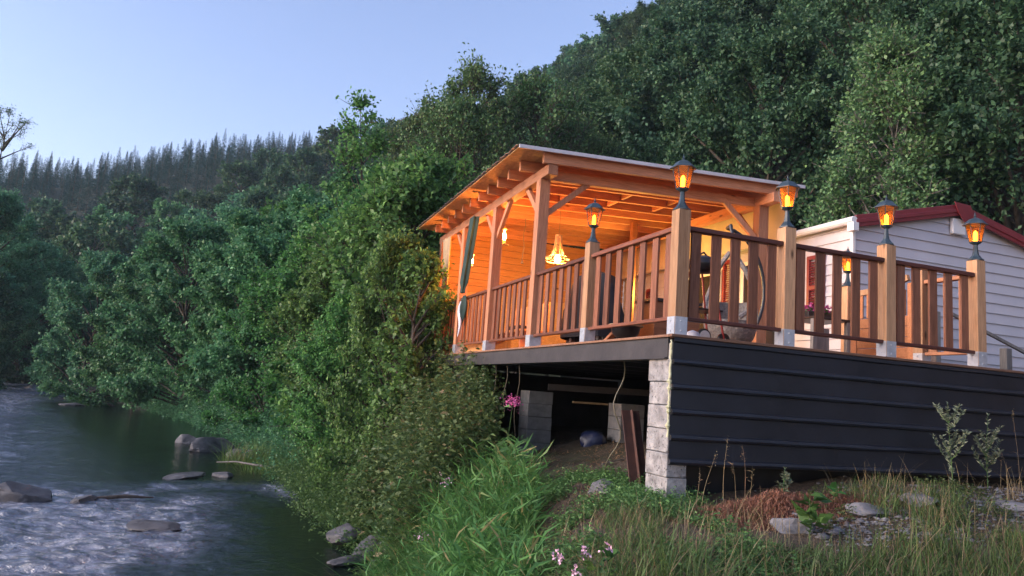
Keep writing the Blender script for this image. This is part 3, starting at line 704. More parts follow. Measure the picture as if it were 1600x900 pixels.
P('upright_slats', b, 'gate_wood', t, bev=.003)
t = T('stair_handrail', 'weathered grey handrail going down the steps at the right end', 'handrail', (8.6, 6.9, DZ))
P('rail', MB().beam((8.35, 7.0, 1.42), (10.2, 6.9, .82), .04, .04), 'grey_wood', t, bev=.004)
P('support_post', MB().box(9.33, 9.43, 6.92, 7.02, -.7, 1.02), 'grey_wood', t, bev=.004)
P('support_post', MB().box(8.22, 8.30, 7.02, 7.10, .1, 1.40), 'grey_wood', t, bev=.004)

# ---------------------------------------------------------------- things standing on the terrace
def wheel(t, c, r_, ax, rim=True):
    b = MB().lathe(c, [(r_ * .72, -.022), (r_ * .95, -.02), (r_, -.008), (r_, .008), (r_ * .95, .02), (r_ * .72, .022)], 22, ax)
    w = P('wheel', b, 'black_plastic', t, smooth=True)
    if rim: P('rim', MB().lathe(c, [(r_ * .5, -.026), (r_ * .74, -.0262), (r_ * .74, .0262), (r_ * .5, .026)], 22, ax), 'white_plastic', w)
    P('hub', MB().lathe(c, [(0, -.03), (r_ * .2, -.028), (r_ * .2, .028), (0, .03)], 12, ax), 'white_plastic', w)
t = T('grill_cart', 'barrel grill with thin red legs and a white-rimmed wheel near the corner post', 'grill', (4.35, 6.4, DZ))
wheel(t, (4.26, 6.28, DZ + .082), .078, 'y'); wheel(t, (4.52, 6.32, DZ + .07), .07, 'y', False)
for a, c_ in (((4.52, 6.30, DZ + .05), (4.36, 6.32, 1.36)), ((4.10, 6.60, DZ + .02), (4.24, 6.55, 1.36)), ((4.55, 6.62, DZ + .02), (4.42, 6.58, 1.36))):
    P('leg', MB().tube([a, c_], .012, 6), 'red_paint', t)
P('barrel', MB().lathe((4.33, 6.45, 1.36), [(.02, -.02), (.10, -.01), (.14, .03), (.15, .07), (.15, .08), (.13, .13), (.07, .16), (.02, .17)], 20), 'black_plastic', t, smooth=True)
P('shelf', MB().box(4.15, 4.53, 6.35, 6.62, .95, .97), 'black_plastic', t)
P('handle', MB().tube([(4.27, 6.45, 1.52), (4.33, 6.43, 1.56), (4.39, 6.45, 1.52)], .01, 6), 'black_plastic', t)
# egg chair
X0, Y0 = 5.35, 7.35
t = T('hanging_egg_chair', 'grey wicker teardrop hanging chair on a dark arched stand', 'hanging chair', (X0, Y0, DZ))
b = MB(); n = 26; k = 18
for i in range(k + 1):
    a = i / k; z = DZ + .06 + 1.22 * a; r_ = .31 * (math.sin(math.pi * min(1, (a + .02)) ** .62) ** .75 + .001) if a < 1 else .02
    for j in range(n):
        q = 2 * math.pi * j / n; w_ = 1 + .012 * ((i + j) % 2); b.v.append((X0 + r_ * w_ * math.cos(q), Y0 + r_ * w_ * math.sin(q), z))
for i in range(k):
    for j in range(n):
        q = 2 * math.pi * (j + .5) / n; fr = math.cos(q - R(222))
        if i > 8 or (fr > -.15 and i > 4): continue
        a = i * n + j; c_ = i * n + (j + 1) % n; b.f.append((a, c_, c_ + n, a + n))
o = P('wicker_shell', b, 'wicker', t); sf = o.modifiers.new('s', 'SOLIDIFY'); sf.thickness = .03
b = MB()
for sgn in (-1, 1):
    pts = [(X0 + .31 * math.cos(R(222) + sgn * 1.65 * math.sin(math.pi * (.1 + .8 * i / 12))) * (math.sin(math.pi * (.3 + .66 * i / 12) ** .62) ** .75), Y0 + .31 * math.sin(R(222) + sgn * 1.65 * math.sin(math.pi * (.1 + .8 * i / 12))) * (math.sin(math.pi * (.3 + .66 * i / 12) ** .62) ** .75), DZ + .06 + 1.22 * (.3 + .66 * i / 12)) for i in range(13)]
    b.tube(pts, .03, 7)
P('opening_rim', b, 'wicker', t, smooth=True)
P('cushion', MB().lathe((X0, Y0, DZ + .3), [(.0, -.10), (.2, -.09), (.28, -.02), (.29, .04), (.2, .08), (0, .09)], 18), 'black_cloth', t, smooth=True)
b = MB().tube([(X0 + .62 * math.cos(a) + .05, Y0 + .25, DZ + .85 + .75 * math.sin(a)) for a in np.linspace(-1.15, 1.5, 16)] + [(X0, Y0 + .05, DZ + 1.58), (X0, Y0, DZ + 1.42)], .022, 8)
b.tube([(X0 + .3 + .42 * math.cos(a), Y0 + .1 + .4 * math.sin(a), DZ + .02) for a in np.linspace(0, 2 * math.pi, 20)], .02, 6)
P('stand', b, 'black_metal', t, smooth=True)
P('spring', MB().tube([(X0, Y0, DZ + 1.42), (X0, Y0, DZ + 1.27)], .022, 8), 'black_metal', t)
# tilted bowl
t = T('fire_bowl', 'black round bowl with a tan lid behind the river side railing', 'bowl', (3.75, 7.0, DZ))
P('bowl', MB().lathe((3.80, 7.05, DZ + .17), [(0, -.14), (.09, -.125), (.14, -.07), (.16, 0), (.15, .005)], 20), 'black_plastic', t, smooth=True)
P('lid', MB().lathe((3.80, 7.05, DZ + .185), [(0, -.008), (.19, -.008), (.19, .008), (0, .012)], 20), 'tan_wood', t)
P('leg', MB().beam((3.74, 7.4, DZ + .01), (3.74, 7.05, DZ + .17), .07, .03), 'timber_along_y', t)
# covered seat
X0, Y0 = 4.35, 9.0
t = T('covered_motorcycle', 'bulky dark vehicle under a black quilted cover behind the middle river side railing', 'covered motorcycle', (X0, Y0, DZ))
b = MB(); rr = random.Random(2)
for i in range(13):
    a = i / 12; z = DZ + .17 + .92 * a
    rx = (.36 - .16 * a ** 2) if i < 12 else .05; ry = (.62 - .28 * a ** 2) if i < 12 else .1
    for j in range(24):
        q = 2 * math.pi * j / 24; k_ = 1 + .06 * math.sin(5 * q + a * 4) + rr.uniform(-.03, .03); b.v.append((X0 + rx * k_ * math.cos(q), Y0 + ry * k_ * math.sin(q), z))
for i in range(12):
    for j in range(24): a = i * 24 + j; c_ = i * 24 + (j + 1) % 24; b.f.append((a, c_, c_ + 24, a + 24))
P('quilted_cover', b, 'black_cloth', t, smooth=True)
wheel(t, (X0 - .1, Y0 - .42, DZ + .17), .165, 'x', False); wheel(t, (X0 - .1, Y0 + .42, DZ + .17), .165, 'x', False)
P('spokes', MB().tube([(X0 - .12 + 0, Y0 - .42 + .13 * math.cos(a), DZ + .17 + .13 * math.sin(a)) for a in np.linspace(0, 2 * math.pi, 22)], .006, 5), 'chrome', t)
# mirror ball
t = T('mirror_ball', 'shiny silver ball on the terrace floor beside the front left pavilion post', 'ball', (3.80, 9.75, DZ))
b = MB().lathe((3.80, 9.75, DZ + .105), [(.004, -.10)] + [(.1 * math.cos(a), .1 * math.sin(a)) for a in np.linspace(-1.4, 1.4, 12)] + [(.004, .10)], 22)
P('silver_sphere', b, 'chrome', t, smooth=True)
P('ring', MB().tube([(3.80 + .105 * math.cos(a), 9.75 - .02, DZ + .107 + .105 * math.sin(a)) for a in np.linspace(0, 2 * math.pi, 22)], .004, 5), 'clear_glass', t)
# flower table
X0, Y0 = 6.45, 7.15
t = T('plant_table', 'small table with a draped grey wood front beside the maroon shutter', 'table', (X0, Y0, DZ))
P('tabletop', MB().box(X0 - .28, X0 + .28, Y0 - .25, Y0 + .25, DZ + .50, DZ + .53), 'black_plastic', t, bev=.004)
for sx in (-.25, .25):
    for sy in (-.22, .22): P('leg', MB().box(X0 + sx - .025, X0 + sx + .025, Y0 + sy - .025, Y0 + sy + .025, DZ, DZ + .499), 'grey_wood', t)
P('side_board', MB().box(X0 - .22, X0 + .0, Y0 - .20, Y0 - .18, DZ + .05, DZ + .4), 'grey_wood', t)
t = T('flower_tray', 'black tray of bright pink flowers on the small table beside the maroon shutter', 'flowers', (X0, Y0, DZ + .53))
P('tray', MB().box(X0 - .24, X0 + .24, Y0 - .12, Y0 + .12, DZ + .532, DZ + .60), 'black_plastic', t, bev=.004)
b = MB(); rr = random.Random(6)
for i in range(240):
    c_ = Vector((X0 + rr.uniform(-.24, .24), Y0 + rr.uniform(-.13, .13), DZ + .60 + rr.uniform(0, .10))); u = Vector((rr.uniform(-1, 1), rr.uniform(-1, 1), rr.uniform(-.3, .6))).normalized() * .022; v_ = u.cross(Vector((rr.random(), rr.random(), 1))).normalized() * .015
    b.poly([c_ - u, c_ + v_, c_ + u, c_ - v_])
P('blossoms', b, 'pink_flower', t)
b = MB()
for i in range(160):
    c_ = Vector((X0 + rr.uniform(-.24, .24), Y0 + rr.uniform(-.13, .13), DZ + .58 + rr.uniform(0, .06))); u = Vector((rr.uniform(-1, 1), rr.uniform(-1, 1), rr.uniform(-.3, .6))).normalized() * .03; v_ = u.cross(Vector((rr.random(), rr.random(), 1))).normalized() * .012
    b.poly([c_ - u, c_ + v_, c_ + u, c_ - v_])
P('leaves', b, 'leaf_broad', t)
# bag by the wheel
b = MB().lathe((4.08, 6.2, DZ), [(.0, 0), (.07, .002), (.085, .05), (.06, .10), (.01, .12)], 14)
tagt(P('cloth_bag', b, 'cloth_pale', smooth=True), 'small pale lilac bag on the floor between corner post and white-rimmed wheel', 'bag')
# cabinet and board seen through the railing
t = T('cabinet', 'brown cabinet with a dark top behind the corner of the railing', 'cabinet', (5.0, 8.4, DZ))
P('carcass', MB().box(5.0, 5.7, 8.5, 8.95, DZ, DZ + .72), 'gate_wood', t, bev=.006)
P('worktop', MB().box(4.96, 5.74, 8.46, 8.98, DZ + .722, DZ + .76), 'black_plastic', t, bev=.004)
t = T('bench', 'wooden bench seen between the boards of the river side railing', 'bench', (4.6, 12.6, DZ))
P('seat', MB().box(4.3, 4.75, 11.6, 13.4, DZ + .42, DZ + .46), 'pine_board', t, bev=.005)
P('backrest', MB().box(4.76, 4.80, 11.6, 13.4, DZ + .46, DZ + .95), 'pine_board', t, bev=.005)
for y in (11.7, 13.25): P('leg', MB().box(4.33, 4.72, y, y + .06, DZ, DZ + .42), 'timber_vertical', t)
P('cushion', MB().box(4.33, 4.72, 11.9, 12.5, DZ + .461, DZ + .54), 'black_cloth', t, bev=.02)

# ================================================================ vegetation
def leaves_mesh(name, base, direc, L_, W_, rng, nbias, fold=.25, nrm_out=None):
    """base Nx3, direc Nx3 unit, per-leaf length/width; one folded rhombus per leaf"""
    N = len(base)
    n = rng.normal(size=(N, 3)) * .75; n[:, 2] += nbias
    if nrm_out is not None: n += nrm_out * .5
    side = np.cross(direc, n); side /= np.linalg.norm(side, axis=1, keepdims=True) + 1e-9
    nn = np.cross(side, direc)
    L_ = L_[:, None]; W_ = W_[:, None]
    p0 = base; p2 = base + direc * L_ - nn * L_ * .12
    m_ = base + direc * L_ * .45 + nn * L_ * fold * .5
    p1 = m_ + side * W_ * .5; p3 = m_ - side * W_ * .5
    co = np.stack([p0, p1, p2, p3], 1).reshape(-1, 3)
    return fast_mesh(name, co, np.arange(N * 4).reshape(-1, 4))
def tubes_mesh(name, polys, mat, n=5):
    V, F = [], []; off = 0
    for pts, rad in polys:
        pts = np.asarray(pts, float); k = len(pts); d = np.gradient(pts, axis=0); d /= np.linalg.norm(d, axis=1, keepdims=True) + 1e-9
        ref = np.array([.31, .9, .29]); a = np.cross(d, ref); a /= np.linalg.norm(a, axis=1, keepdims=True) + 1e-9; b = np.cross(d, a)
        t = np.arange(n) * 2 * np.pi / n; rad = np.asarray(rad)[:, None, None]
        V.append((pts[:, None, :] + rad * (a[:, None, :] * np.cos(t)[None, :, None] + b[:, None, :] * np.sin(t)[None, :, None])).reshape(-1, 3))
        i, j = np.meshgrid(np.arange(k - 1), np.arange(n), indexing='ij'); q = off + i * n + j; q2 = off + i * n + (j + 1) % n
        F.append(np.stack([q, q2, q2 + n, q + n], -1).reshape(-1, 4)); off += k * n
    me = fast_mesh(name, np.concatenate(V), np.concatenate(F), True); me.materials.append(MATS[mat]); return me
def shape_fn(kind):
    return {'round': lambda t: np.sin(np.pi * np.clip(.12 + .86 * t, 0, 1)) ** .6,
            'bush': lambda t: (1 - t ** 2.2) ** .6 * (.85 + .15 * t),
            'cone': lambda t: (1 - t) ** .8 * .95 + .05,
            'egg': lambda t: np.sin(np.pi * np.clip(.2 + .8 * t, 0, 1) ** .8) ** .75,
            'slim': lambda t: (1 - t ** 1.5) ** .8 * np.clip(.45 + t * 2, 0, 1)}[kind]
def broadleaf(seed, Ht, Rr, base, kind, nl, ntw, nlf, ls, leaf, bark='bark', up=.45, tw=.35, spread=.16, nb=.6, twigs=True, trunk_r=None, droop=0., inner=.5):
    rng = np.random.default_rng(seed); sh = shape_fn(kind); tr = trunk_r or Ht * .014
    k = 9; tz = np.linspace(0, 1, k); wx = np.cumsum(rng.normal(0, .012 * Ht, k)); wy = np.cumsum(rng.normal(0, .012 * Ht, k)); wx -= wx[0]; wy -= wy[0]
    trunk = np.stack([wx, wy, tz * Ht * .97 - .3 * (tz == 0)], 1); polys = [(trunk, tr * (1.05 - tz * .98) + .004)]
    B, D, O = [], [], []; s_ = np.array([0, .25, .5, .75, 1.])
    for i in range(nl):
        t = rng.random() ** .85; z = (base + (1 - base) * t); c0 = np.array([np.interp(z, tz, trunk[:, j]) for j in range(3)])
        az = i * 2.39996 + rng.normal(0, .35); reach = Rr * sh(t) * rng.uniform(.62, 1.08) * (1 if rng.random() > .12 else 1.15)
        el = up * (.25 + 1.1 * t) + rng.normal(0, .12); dr = np.array([math.cos(az), math.sin(az), 0])
        start = c0 - np.array([0, 0, min(z * Ht, reach * .35 * (1 + t))])
        start[2] = max(start[2], .05 * Ht * rng.random())
        end = c0 + dr * reach + np.array([0, 0, reach * math.tan(np.clip(el, -.6, .95)) * .6 - droop * reach])
        end[2] = min(end[2], Ht * 1.02)
        mid = (start + end) / 2 + np.array([0, 0, .10 * reach]) + rng.normal(0, .05, 3) * reach
        pts = np.outer((1 - s_) ** 2, start) + np.outer(2 * s_ * (1 - s_), mid) + np.outer(s_ ** 2, end)
        polys.append((pts, tr * .42 * (1.08 - s_) * (reach / Rr + .3) + .004))
        s = rng.uniform(inner, 1.0, ntw) ** .8
        tp = np.outer((1 - s) ** 2, start) + np.outer(2 * s * (1 - s), mid) + np.outer(s ** 2, end)
        ld = (end - mid); ld /= np.linalg.norm(ld) + 1e-9
        td = ld * .7 + rng.normal(0, .62, (ntw, 3)) + np.array([0, 0, .18 - droop]); td /= np.linalg.norm(td, axis=1, keepdims=True)
        tl = (tw * Rr * (1.15 - s * .65) * rng.uniform(.5, 1.2, ntw))
        if twigs:
            for q in range(ntw):
                e = tp[q] + td[q] * tl[q]; polys.append((np.array([tp[q], (tp[q] + e) / 2 + rng.normal(0, .03, 3) * tl[q], e]), np.array([.010, .007, .003]) * max(1, Rr / 2.5)))
        u = rng.uniform(.1, 1.05, (ntw, nlf))
        P_ = tp[:, None, :] + td[:, None, :] * (tl[:, None] * u)[:, :, None] + rng.normal(0, 1, (ntw, nlf, 3)) * (spread * tl)[:, None, None]
        dd = td[:, None, :] * .6 + rng.normal(0, .7, (ntw, nlf, 3)) - np.array([0, 0, .15 + droop]); dd /= np.linalg.norm(dd, axis=2, keepdims=True)
        out = P_ - np.array([0, 0, Ht * .45]); out /= np.linalg.norm(out, axis=2, keepdims=True) + 1e-9
        B.append(P_.reshape(-1, 3)); D.append(dd.reshape(-1, 3)); O.append(out.reshape(-1, 3))
    B = np.concatenate(B); D = np.concatenate(D); O = np.concatenate(O); L_ = ls * rng.uniform(.6, 1.25, len(B))
    cm_ = leaves_mesh('crown', B, D, L_, L_ * .66, rng, nb, nrm_out=O); cm_.materials.append(MATS[leaf])
    return tubes_mesh('trunk', polys, bark, 5), cm_
def spruce(seed, Ht, Rr, leaf='needle_spruce'):
    rng = np.random.default_rng(seed); B, D, LL = [], [], []; polys = [(np.array([[0, 0, -.3], [0, 0, Ht * .5], [0, 0, Ht]]), np.array([Ht * .012, Ht * .007, .02]))]
    lv = 30
    for i in range(lv):
        t = i / (lv - 1); z = Ht * (.10 + .89 * t); r_ = Rr * (1 - t) ** 1.0 * rng.uniform(.75, 1.1) + .04
        for j in range(7):
            az = rng.uniform(0, 6.28); rr_ = r_ * rng.uniform(.7, 1.1); d = np.array([math.cos(az), math.sin(az), -.28 + .5 * t])
            for s in np.linspace(.15, .95, 6):
                p = np.array([0, 0, z]) + d * rr_ * s + np.array([0, 0, .12 * rr_ * s * s]); sd = rng.choice([-1, 1]); q = d + np.array([-d[1], d[0], 0]) * .7 * sd + np.array([0, 0, -.35]) + rng.normal(0, .15, 3)
                B.append(p); D.append(q / np.linalg.norm(q)); LL.append((.22 + .38 * (1 - t)) * (1.15 - .5 * s) + .04)
    B, D, LL = np.array(B), np.array(D), np.array(LL)
    cm_ = leaves_mesh('crown', B, D, LL, LL * .34, rng, 1.2, .1); cm_.materials.append(MATS[leaf])
    return tubes_mesh('trunk', polys, 'bark', 5), cm_
def put(name, label, cat, var, x, y, s=1, rot=0, group=None, z=None, sz=1, mat=None, sink=.1, tilt=(0, 0)):
    t = T(name, label, cat, (x, y, float(H(x, y)) - sink if z is None else z), group)
    t.scale = (s, s, s * sz); t.rotation_euler = (tilt[0], tilt[1], rot)
    link_mesh('trunk' , var[0], None, t); c = link_mesh('crown', var[1], None, t)
    if mat: c.material_slots[0].link = 'OBJECT'; c.material_slots[0].material = MATS[mat]
    return t
def azx(px, y):    # world x at distance y for a picture column near the horizon (layout aid)
    r_ = CM @ Vector((px - 800., -50., -1156.)); return r_.x / r_.y * y
rg = random.Random(11)

# --- large shrubs and alders on the river bank
VA1 = broadleaf(21, 9.5, 4.0, .03, 'bush', 78, 30, 22, .18, 'leaf_alder', up=.55, tw=.22, spread=.2, twigs=False)
VA2 = broadleaf(22, 9.0, 4.2, .03, 'bush', 78, 30, 22, .18, 'leaf_alder', up=.5, tw=.22, spread=.2, twigs=False)
BANKT = [(105, 54, 1.0, 'large rounded alder at the far left end of the bank, leaning over the water'), (185, 47, .98, 'broad alder on the bank, second large one from the left'),
         (262, 41, 1.0, 'tall alder in the middle of the bank row with a pale top'), (335, 35, .92, 'alder on the bank above the grass tuft and grey boulders'), (395, 30, .86, 'dark alder between the middle bank row and the hazel'),
         (235, 58, 1.15, 'alder rising behind the middle of the bank row'), (330, 48, 1.12, 'alder behind the bank row, its top left of the slender young tree'), (420, 40, 1.1, 'bright green alder behind the hazel thicket'),
         (470, 33, 1.05, 'alder crown showing above the hazel, below the slender young tree')]
for i, (px, y, s, l) in enumerate(BANKT):
    put('alder_tree', l, 'tree', (VA1, VA2)[i % 2], azx(px, y) + 1.2, y, s, rg.uniform(0, 6.28), 'alders along the river bank', tilt=(0, -.10 if i < 5 else 0), mat=('leaf_hazel' if i in (7,) else None))
VH1 = broadleaf(31, 6.2, 2.5, .03, 'bush', 95, 24, 15, .12, 'leaf_hazel', up=.6, tw=.28, spread=.22, inner=.42)
VH2 = broadleaf(32, 5.6, 2.4, .03, 'bush', 90, 24, 15, .12, 'leaf_hazel', up=.6, tw=.28, spread=.22, inner=.42)
HZ = [(2.62, 14.9, .56, 'leafy hazel bush nearest the pavilion corner, lit orange on its right edge'), (2.5, 20.2, .92, 'tall hazel bush behind the one beside the pavilion'), (2.45, 17.3, .62, 'low bright green hazel bush above the creeping bank plants'),
      (2.3, 24.5, 1.1, 'hazel bush farther along the bank, under the slender young tree'), (3.5, 22.6, 1.2, 'hazel bush rising beyond the far end of the pavilion'), (3.7, 18.8, 1.25, 'tallest hazel bush, against the far end of the pavilion roof'), (.9, 28.5, .95, 'hazel bush above the green grass tuft at the water')]
for i, (x, y, s, l) in enumerate(HZ): put('hazel_bush', l, 'bush', (VH1, VH2)[i % 2], x, y, s, rg.uniform(0, 6.28), 'hazel bushes by the pavilion', sink=.3, sz=1.38 if i == 0 else 1)
VS = broadleaf(41, 9.6, 1.8, .2, 'slim', 50, 13, 10, .13, 'leaf_hazel', up=.95, tw=.42, spread=.16, trunk_r=.06, inner=.3)
put('young_tree', 'slender young tree rising above the hazel bushes against the far ridge', 'tree', VS, 2.75, 22.5, 1.06, 0)
put('young_tree', 'slimmer young tree just right of the slender one, at the ridge line', 'tree', VS, 4.6, 26, .9, 2)

VH3 = broadleaf(33, 4.3, 1.0, .03, 'bush', 60, 16, 9, .10, 'leaf_hazel', up=.8, tw=.35, spread=.22, inner=.3)
put('hazel_bush', 'narrow loose hazel touching the far end of the pavilion railing', 'bush', VH3, 2.85, 13.7, 1, 1, 'hazel bushes by the pavilion', sink=.3)
# --- forest behind the pavilion and the home
VF = [broadleaf(51 + i, 14, 5.0, .12, ('round', 'egg', 'round')[i], 100, 28, 26, .20, 'leaf_forest', up=.5, tw=.24, spread=.22, inner=.38, twigs=False, trunk_r=.2) for i in range(3)]
VT = [broadleaf(61 + i, 11.5, 3.0, .16, 'egg', 80, 20, 11, .13, 'leaf_olive', up=.85, tw=.38, spread=.2, trunk_r=.10) for i in range(2)]
VB = broadleaf(71, 11.5, 2.9, .10, 'cone', 120, 24, 16, .125, 'leaf_birch', up=1.0, tw=.36, spread=.16, trunk_r=.09, bark='pale_bark')
TW = [(705, 33, .95, 'thin twiggy tree left of the pavilion roof peak, behind the hazel'), (745, 35, 1.12, 'twiggy olive tree with a loose top against the sky'), (800, 36, 1.16, 'twiggy olive tree, its sparse top highest against the sky behind the pavilion'),
      (860, 38, 1.12, 'twiggy olive tree behind the front left of the pavilion roof'), (925, 40, 1.08, 'pale olive tree behind the middle of the pavilion roof'), (660, 42, 1.1, 'olive tree rising beyond the hazel bushes'), (980, 37, .9, 'low olive tree behind the pavilion roof, below the brown tree')]
for i, (px, y, s, l) in enumerate(TW): put('slim_tree', l, 'tree', VT[i % 2], azx(px, y), y, s * 1.2, rg.uniform(0, 6), 'twiggy trees behind the pavilion', z=min(float(H(azx(px, y), y)), 5.5) - .1, sz=1.1)
put('birch_tree', 'conical pale green birch behind the mobile home roof', 'tree', VB, 17.6, 16.6, 1.08, 0, z=-.7)
put('birch_tree', 'lower birch beside the conical one, above the maroon roof trim', 'tree', VB, 20.6, 17.5, .66, 1.3, z=-.6)
put('dead_tree', 'brown withered tree on the slope above the pavilion roof', 'tree', VT[0], azx(1003, 47), 47, .80, 1, mat='leaf_dead')
BG = [(1005, 43, 1.30, 'tall dark tree whose edge cuts the sky above the pavilion'), (1070, 40, 1.36, 'tall dark tree right of the one at the sky edge'), (1140, 44, 1.36, 'tall dark tree above the right half of the pavilion roof'),
      (895, 60, 1.22, 'green tree on the slope just right of the twiggy trees, reaching the skyline'), (945, 54, 1.22, 'green tree on the skyline left of the tall dark trees'), (1220, 42, 1.35, 'big dark tree at the top of the picture left of the conical birch'), (1330, 40, 1.4, 'big dark tree rising out of the picture above the conical birch')]
for i, (px, y, s, l) in enumerate(BG): put('tall_tree', l, 'tree', VF[i % 3], azx(px, y), y, s, i * 1.1, 'tall trees along the sky edge', sz=1)
VW = [broadleaf(97, 15, 5.0, .2, 'egg', 90, 26, 24, .19, 'leaf_forest', up=.35, tw=.30, spread=.12, twigs=False, trunk_r=.14, droop=.3, inner=.2)]
put('drooping_tree', 'tree with drooping sprays at the upper right, right of the conical birch', 'tree', VW[0], azx(1530, 27), 27, 1.1, 0)
put('drooping_tree', 'tree with drooping sprays at the right edge of the picture', 'tree', VW[0], azx(1640, 20), 20, 1.1, 2)
# hillside trees: one jittered cloud, each its own object
def visible(x, y, z):
    v = CM.transposed() @ Vector((x, y, z))
    if v.z > -2: return None
    return 800 + 1156 * v.x / -v.z, 450 - 1156 * v.y / -v.z
rr = random.Random(77); placed = []
def okdist(x, y, dmin):
    return all((x - a) ** 2 + (y - b) ** 2 > dmin * dmin for a, b in placed)
names = [('near the pavilion', 'dense dark green broadleaf tree on the steep slope right above the mobile home')]
cnt = 0; tries = 0
while cnt < 125 and tries < 14000:
    tries += 1; x = rr.uniform(8, 95); y = rr.uniform(14, 95); fd = float(footdist(np.array(x), np.array(y)))
    if fd < 1.0 or fd > 62 or math.hypot(x, y) < 24: continue
    z = float(H(x, y)); pr = visible(x, y, z + 7)
    if pr is None or not (600 < pr[0] < 1720) or pr[1] < -330 : continue
    if not okdist(x, y, 4.6 + .03 * fd): continue
    placed.append((x, y)); d = math.hypot(x, y)
    zone = 'above the mobile home' if pr[0] > 1230 else ('above the pavilion roof' if pr[0] > 980 else 'left of the pavilion peak')
    hgt = ', high up the slope' if fd > 28 else ', low on the slope'
    put('broadleaf_tree', 'dark broadleaf tree ' + zone + hgt, 'tree', VF[cnt % 3], x, y, rr.uniform(.72, 1.12) * (.82 if d < 34 else 1), rr.uniform(0, 6.28), 'broadleaf wood ' + zone + hgt, sz=rr.uniform(.9, 1.15)); cnt += 1
print('near wood', cnt)
# far slope: deciduous below, spruces on the ridge
VD = [broadleaf(81 + i, 13, 4.6, .10, 'round', 50, 12, 12, .55, 'leaf_forest', up=.5, tw=.3, spread=.26, twigs=False, trunk_r=.2) for i in range(3)]
VP = [spruce(91, 11.5, 2.5), spruce(92, 12.5, 2.4)]
def is_spruce(px, py):   # dark spruce stand fills the upper left of the far slope
    return px < 640 and py < np.interp(px, [-50, 130, 250, 500, 640], [345, 335, 318, 240, 200])
cd = cs = tries = 0; placed2 = []
cand = []
for _ in range(60000):
    d = rr.uniform(70, 330); a = rr.uniform(R(-22), R(50)); x, y = d * math.sin(a), d * math.cos(a)
    fd_ = None; cand.append((x, y))
CA = np.array(cand); FDm = footdist(CA[:, 0], CA[:, 1]); ZC = H(CA[:, 0], CA[:, 1])
def vis_line(x, y, z):
    # hidden when the terrain before it rises above the sight line to the tree top
    t = np.linspace(.3, .97, 24); return np.all(H(x * t, y * t) < (z + 12) * t + 1.0)
gridc = {}
def far_ok(x, y, dm):
    k = (int(x // 8), int(y // 8))
    for i in (-1, 0, 1):
        for j in (-1, 0, 1):
            for a, b in gridc.get((k[0] + i, k[1] + j), ()):
                if (x - a) ** 2 + (y - b) ** 2 < dm * dm: return False
    gridc.setdefault(k, []).append((x, y)); return True
order = sorted(range(len(CA)), key=lambda i: rr.random())
far = []
for i in order:
    x, y = CA[i]; fd = FDm[i]; z = ZC[i]
    if fd < 3 or (fd < 60 and x > 8 and y < 95): continue
    pr = visible(x, y, z + 8)
    if pr is None or not (-60 < pr[0] < 1250) or pr[1] < 40: continue
    d = math.hypot(x, y); sp = bool(is_spruce(pr[0], pr[1]))
    if pr[0] > 900 and fd > 110: continue
    if not far_ok(x, y, (3.7 if sp else 6.6)): continue
    if not vis_line(x, y, z): continue
    far.append((d, x, y, z, pr, sp))
far.sort()
nsp = [f for f in far if f[5]]; nde = [f for f in far if not f[5]]
print('far deciduous', len(nde), 'spruce', len(nsp))
for lst, spf in ((nde, False), (nsp, True)):
    for k, (d, x, y, z, pr, _) in enumerate(lst[:300]):
        if spf:
            zone = 'left' if pr[0] < 250 else 'right'
            put('spruce_tree', 'dark spruce in the dense stand along the far ridge, its %s half' % zone, 'tree', VP[k % 2], x, y, rr.uniform(.5, .8), rr.uniform(0, 6), 'spruces on the far ridge, %s half' % zone, sz=rr.uniform(.9, 1.1), z=z - .3)
        else:
            mt = None; q = rr.random()
            if q < .10: mt = 'leaf_pale'
            elif q < .13 or (570 < pr[0] < 625 and pr[1] < 215): mt = 'leaf_dead'
            elif q < .4: mt = 'leaf_alder'
            w_ = {'leaf_pale': 'pale green', 'leaf_dead': 'brown withered'}.get(mt, 'dark green'); zone = 'left of the slender young tree' if pr[0] < 530 else 'right of the slender young tree'
            put('hillside_tree', w_ + ' broadleaf tree on the far wooded slope ' + zone, 'tree', VD[k % 3], x, y, rr.uniform(.7, 1.1), rr.uniform(0, 6), w_ + ' trees on the far slope ' + zone, sz=rr.uniform(.85, 1.2), mat=mt, z=z - .3)
    if len(lst) > 300:   # the rest of the wood as one mass
        rest = lst[300:]; src = (VP if spf else VD)[0][1]; nv = len(src.vertices); co = np.empty(nv * 3, np.float32); src.vertices.foreach_get('co', co); co = co.reshape(-1, 4, 3)
        rng = np.random.default_rng(3); keep = .5; allc = []
        for (d, x, y, z, pr, _) in rest:
            m_ = co[rng.random(len(co)) < keep]; a = rng.uniform(0, 6.28); s = rng.uniform(.6, .85) if spf else rng.uniform(.75, 1.1); c_, s_ = math.cos(a), math.sin(a)
            ctr = m_.mean(1, keepdims=True); m2 = ctr + (m_ - ctr) * 1.35
            allc.append(np.stack([(m2[..., 0] * c_ - m2[..., 1] * s_) * s + x, (m2[..., 0] * s_ + m2[..., 1] * c_) * s + y, m2[..., 2] * s + z], -1))
        A = np.concatenate(allc).reshape(-1, 3); me = fast_mesh('far_wood', A, np.arange(len(A)).reshape(-1, 4)); me.materials.append(MATS['needle_spruce' if spf else 'leaf_forest'])
        o = bpy.data.objects.new('far_spruce_wood' if spf else 'far_broadleaf_wood', me); COL.objects.link(o)
        tagt(o, 'distant spruces merging into one mass on the far ridge' if spf else 'distant broadleaf wood merging into one mass on the far slope', 'wood', None, 'stuff')
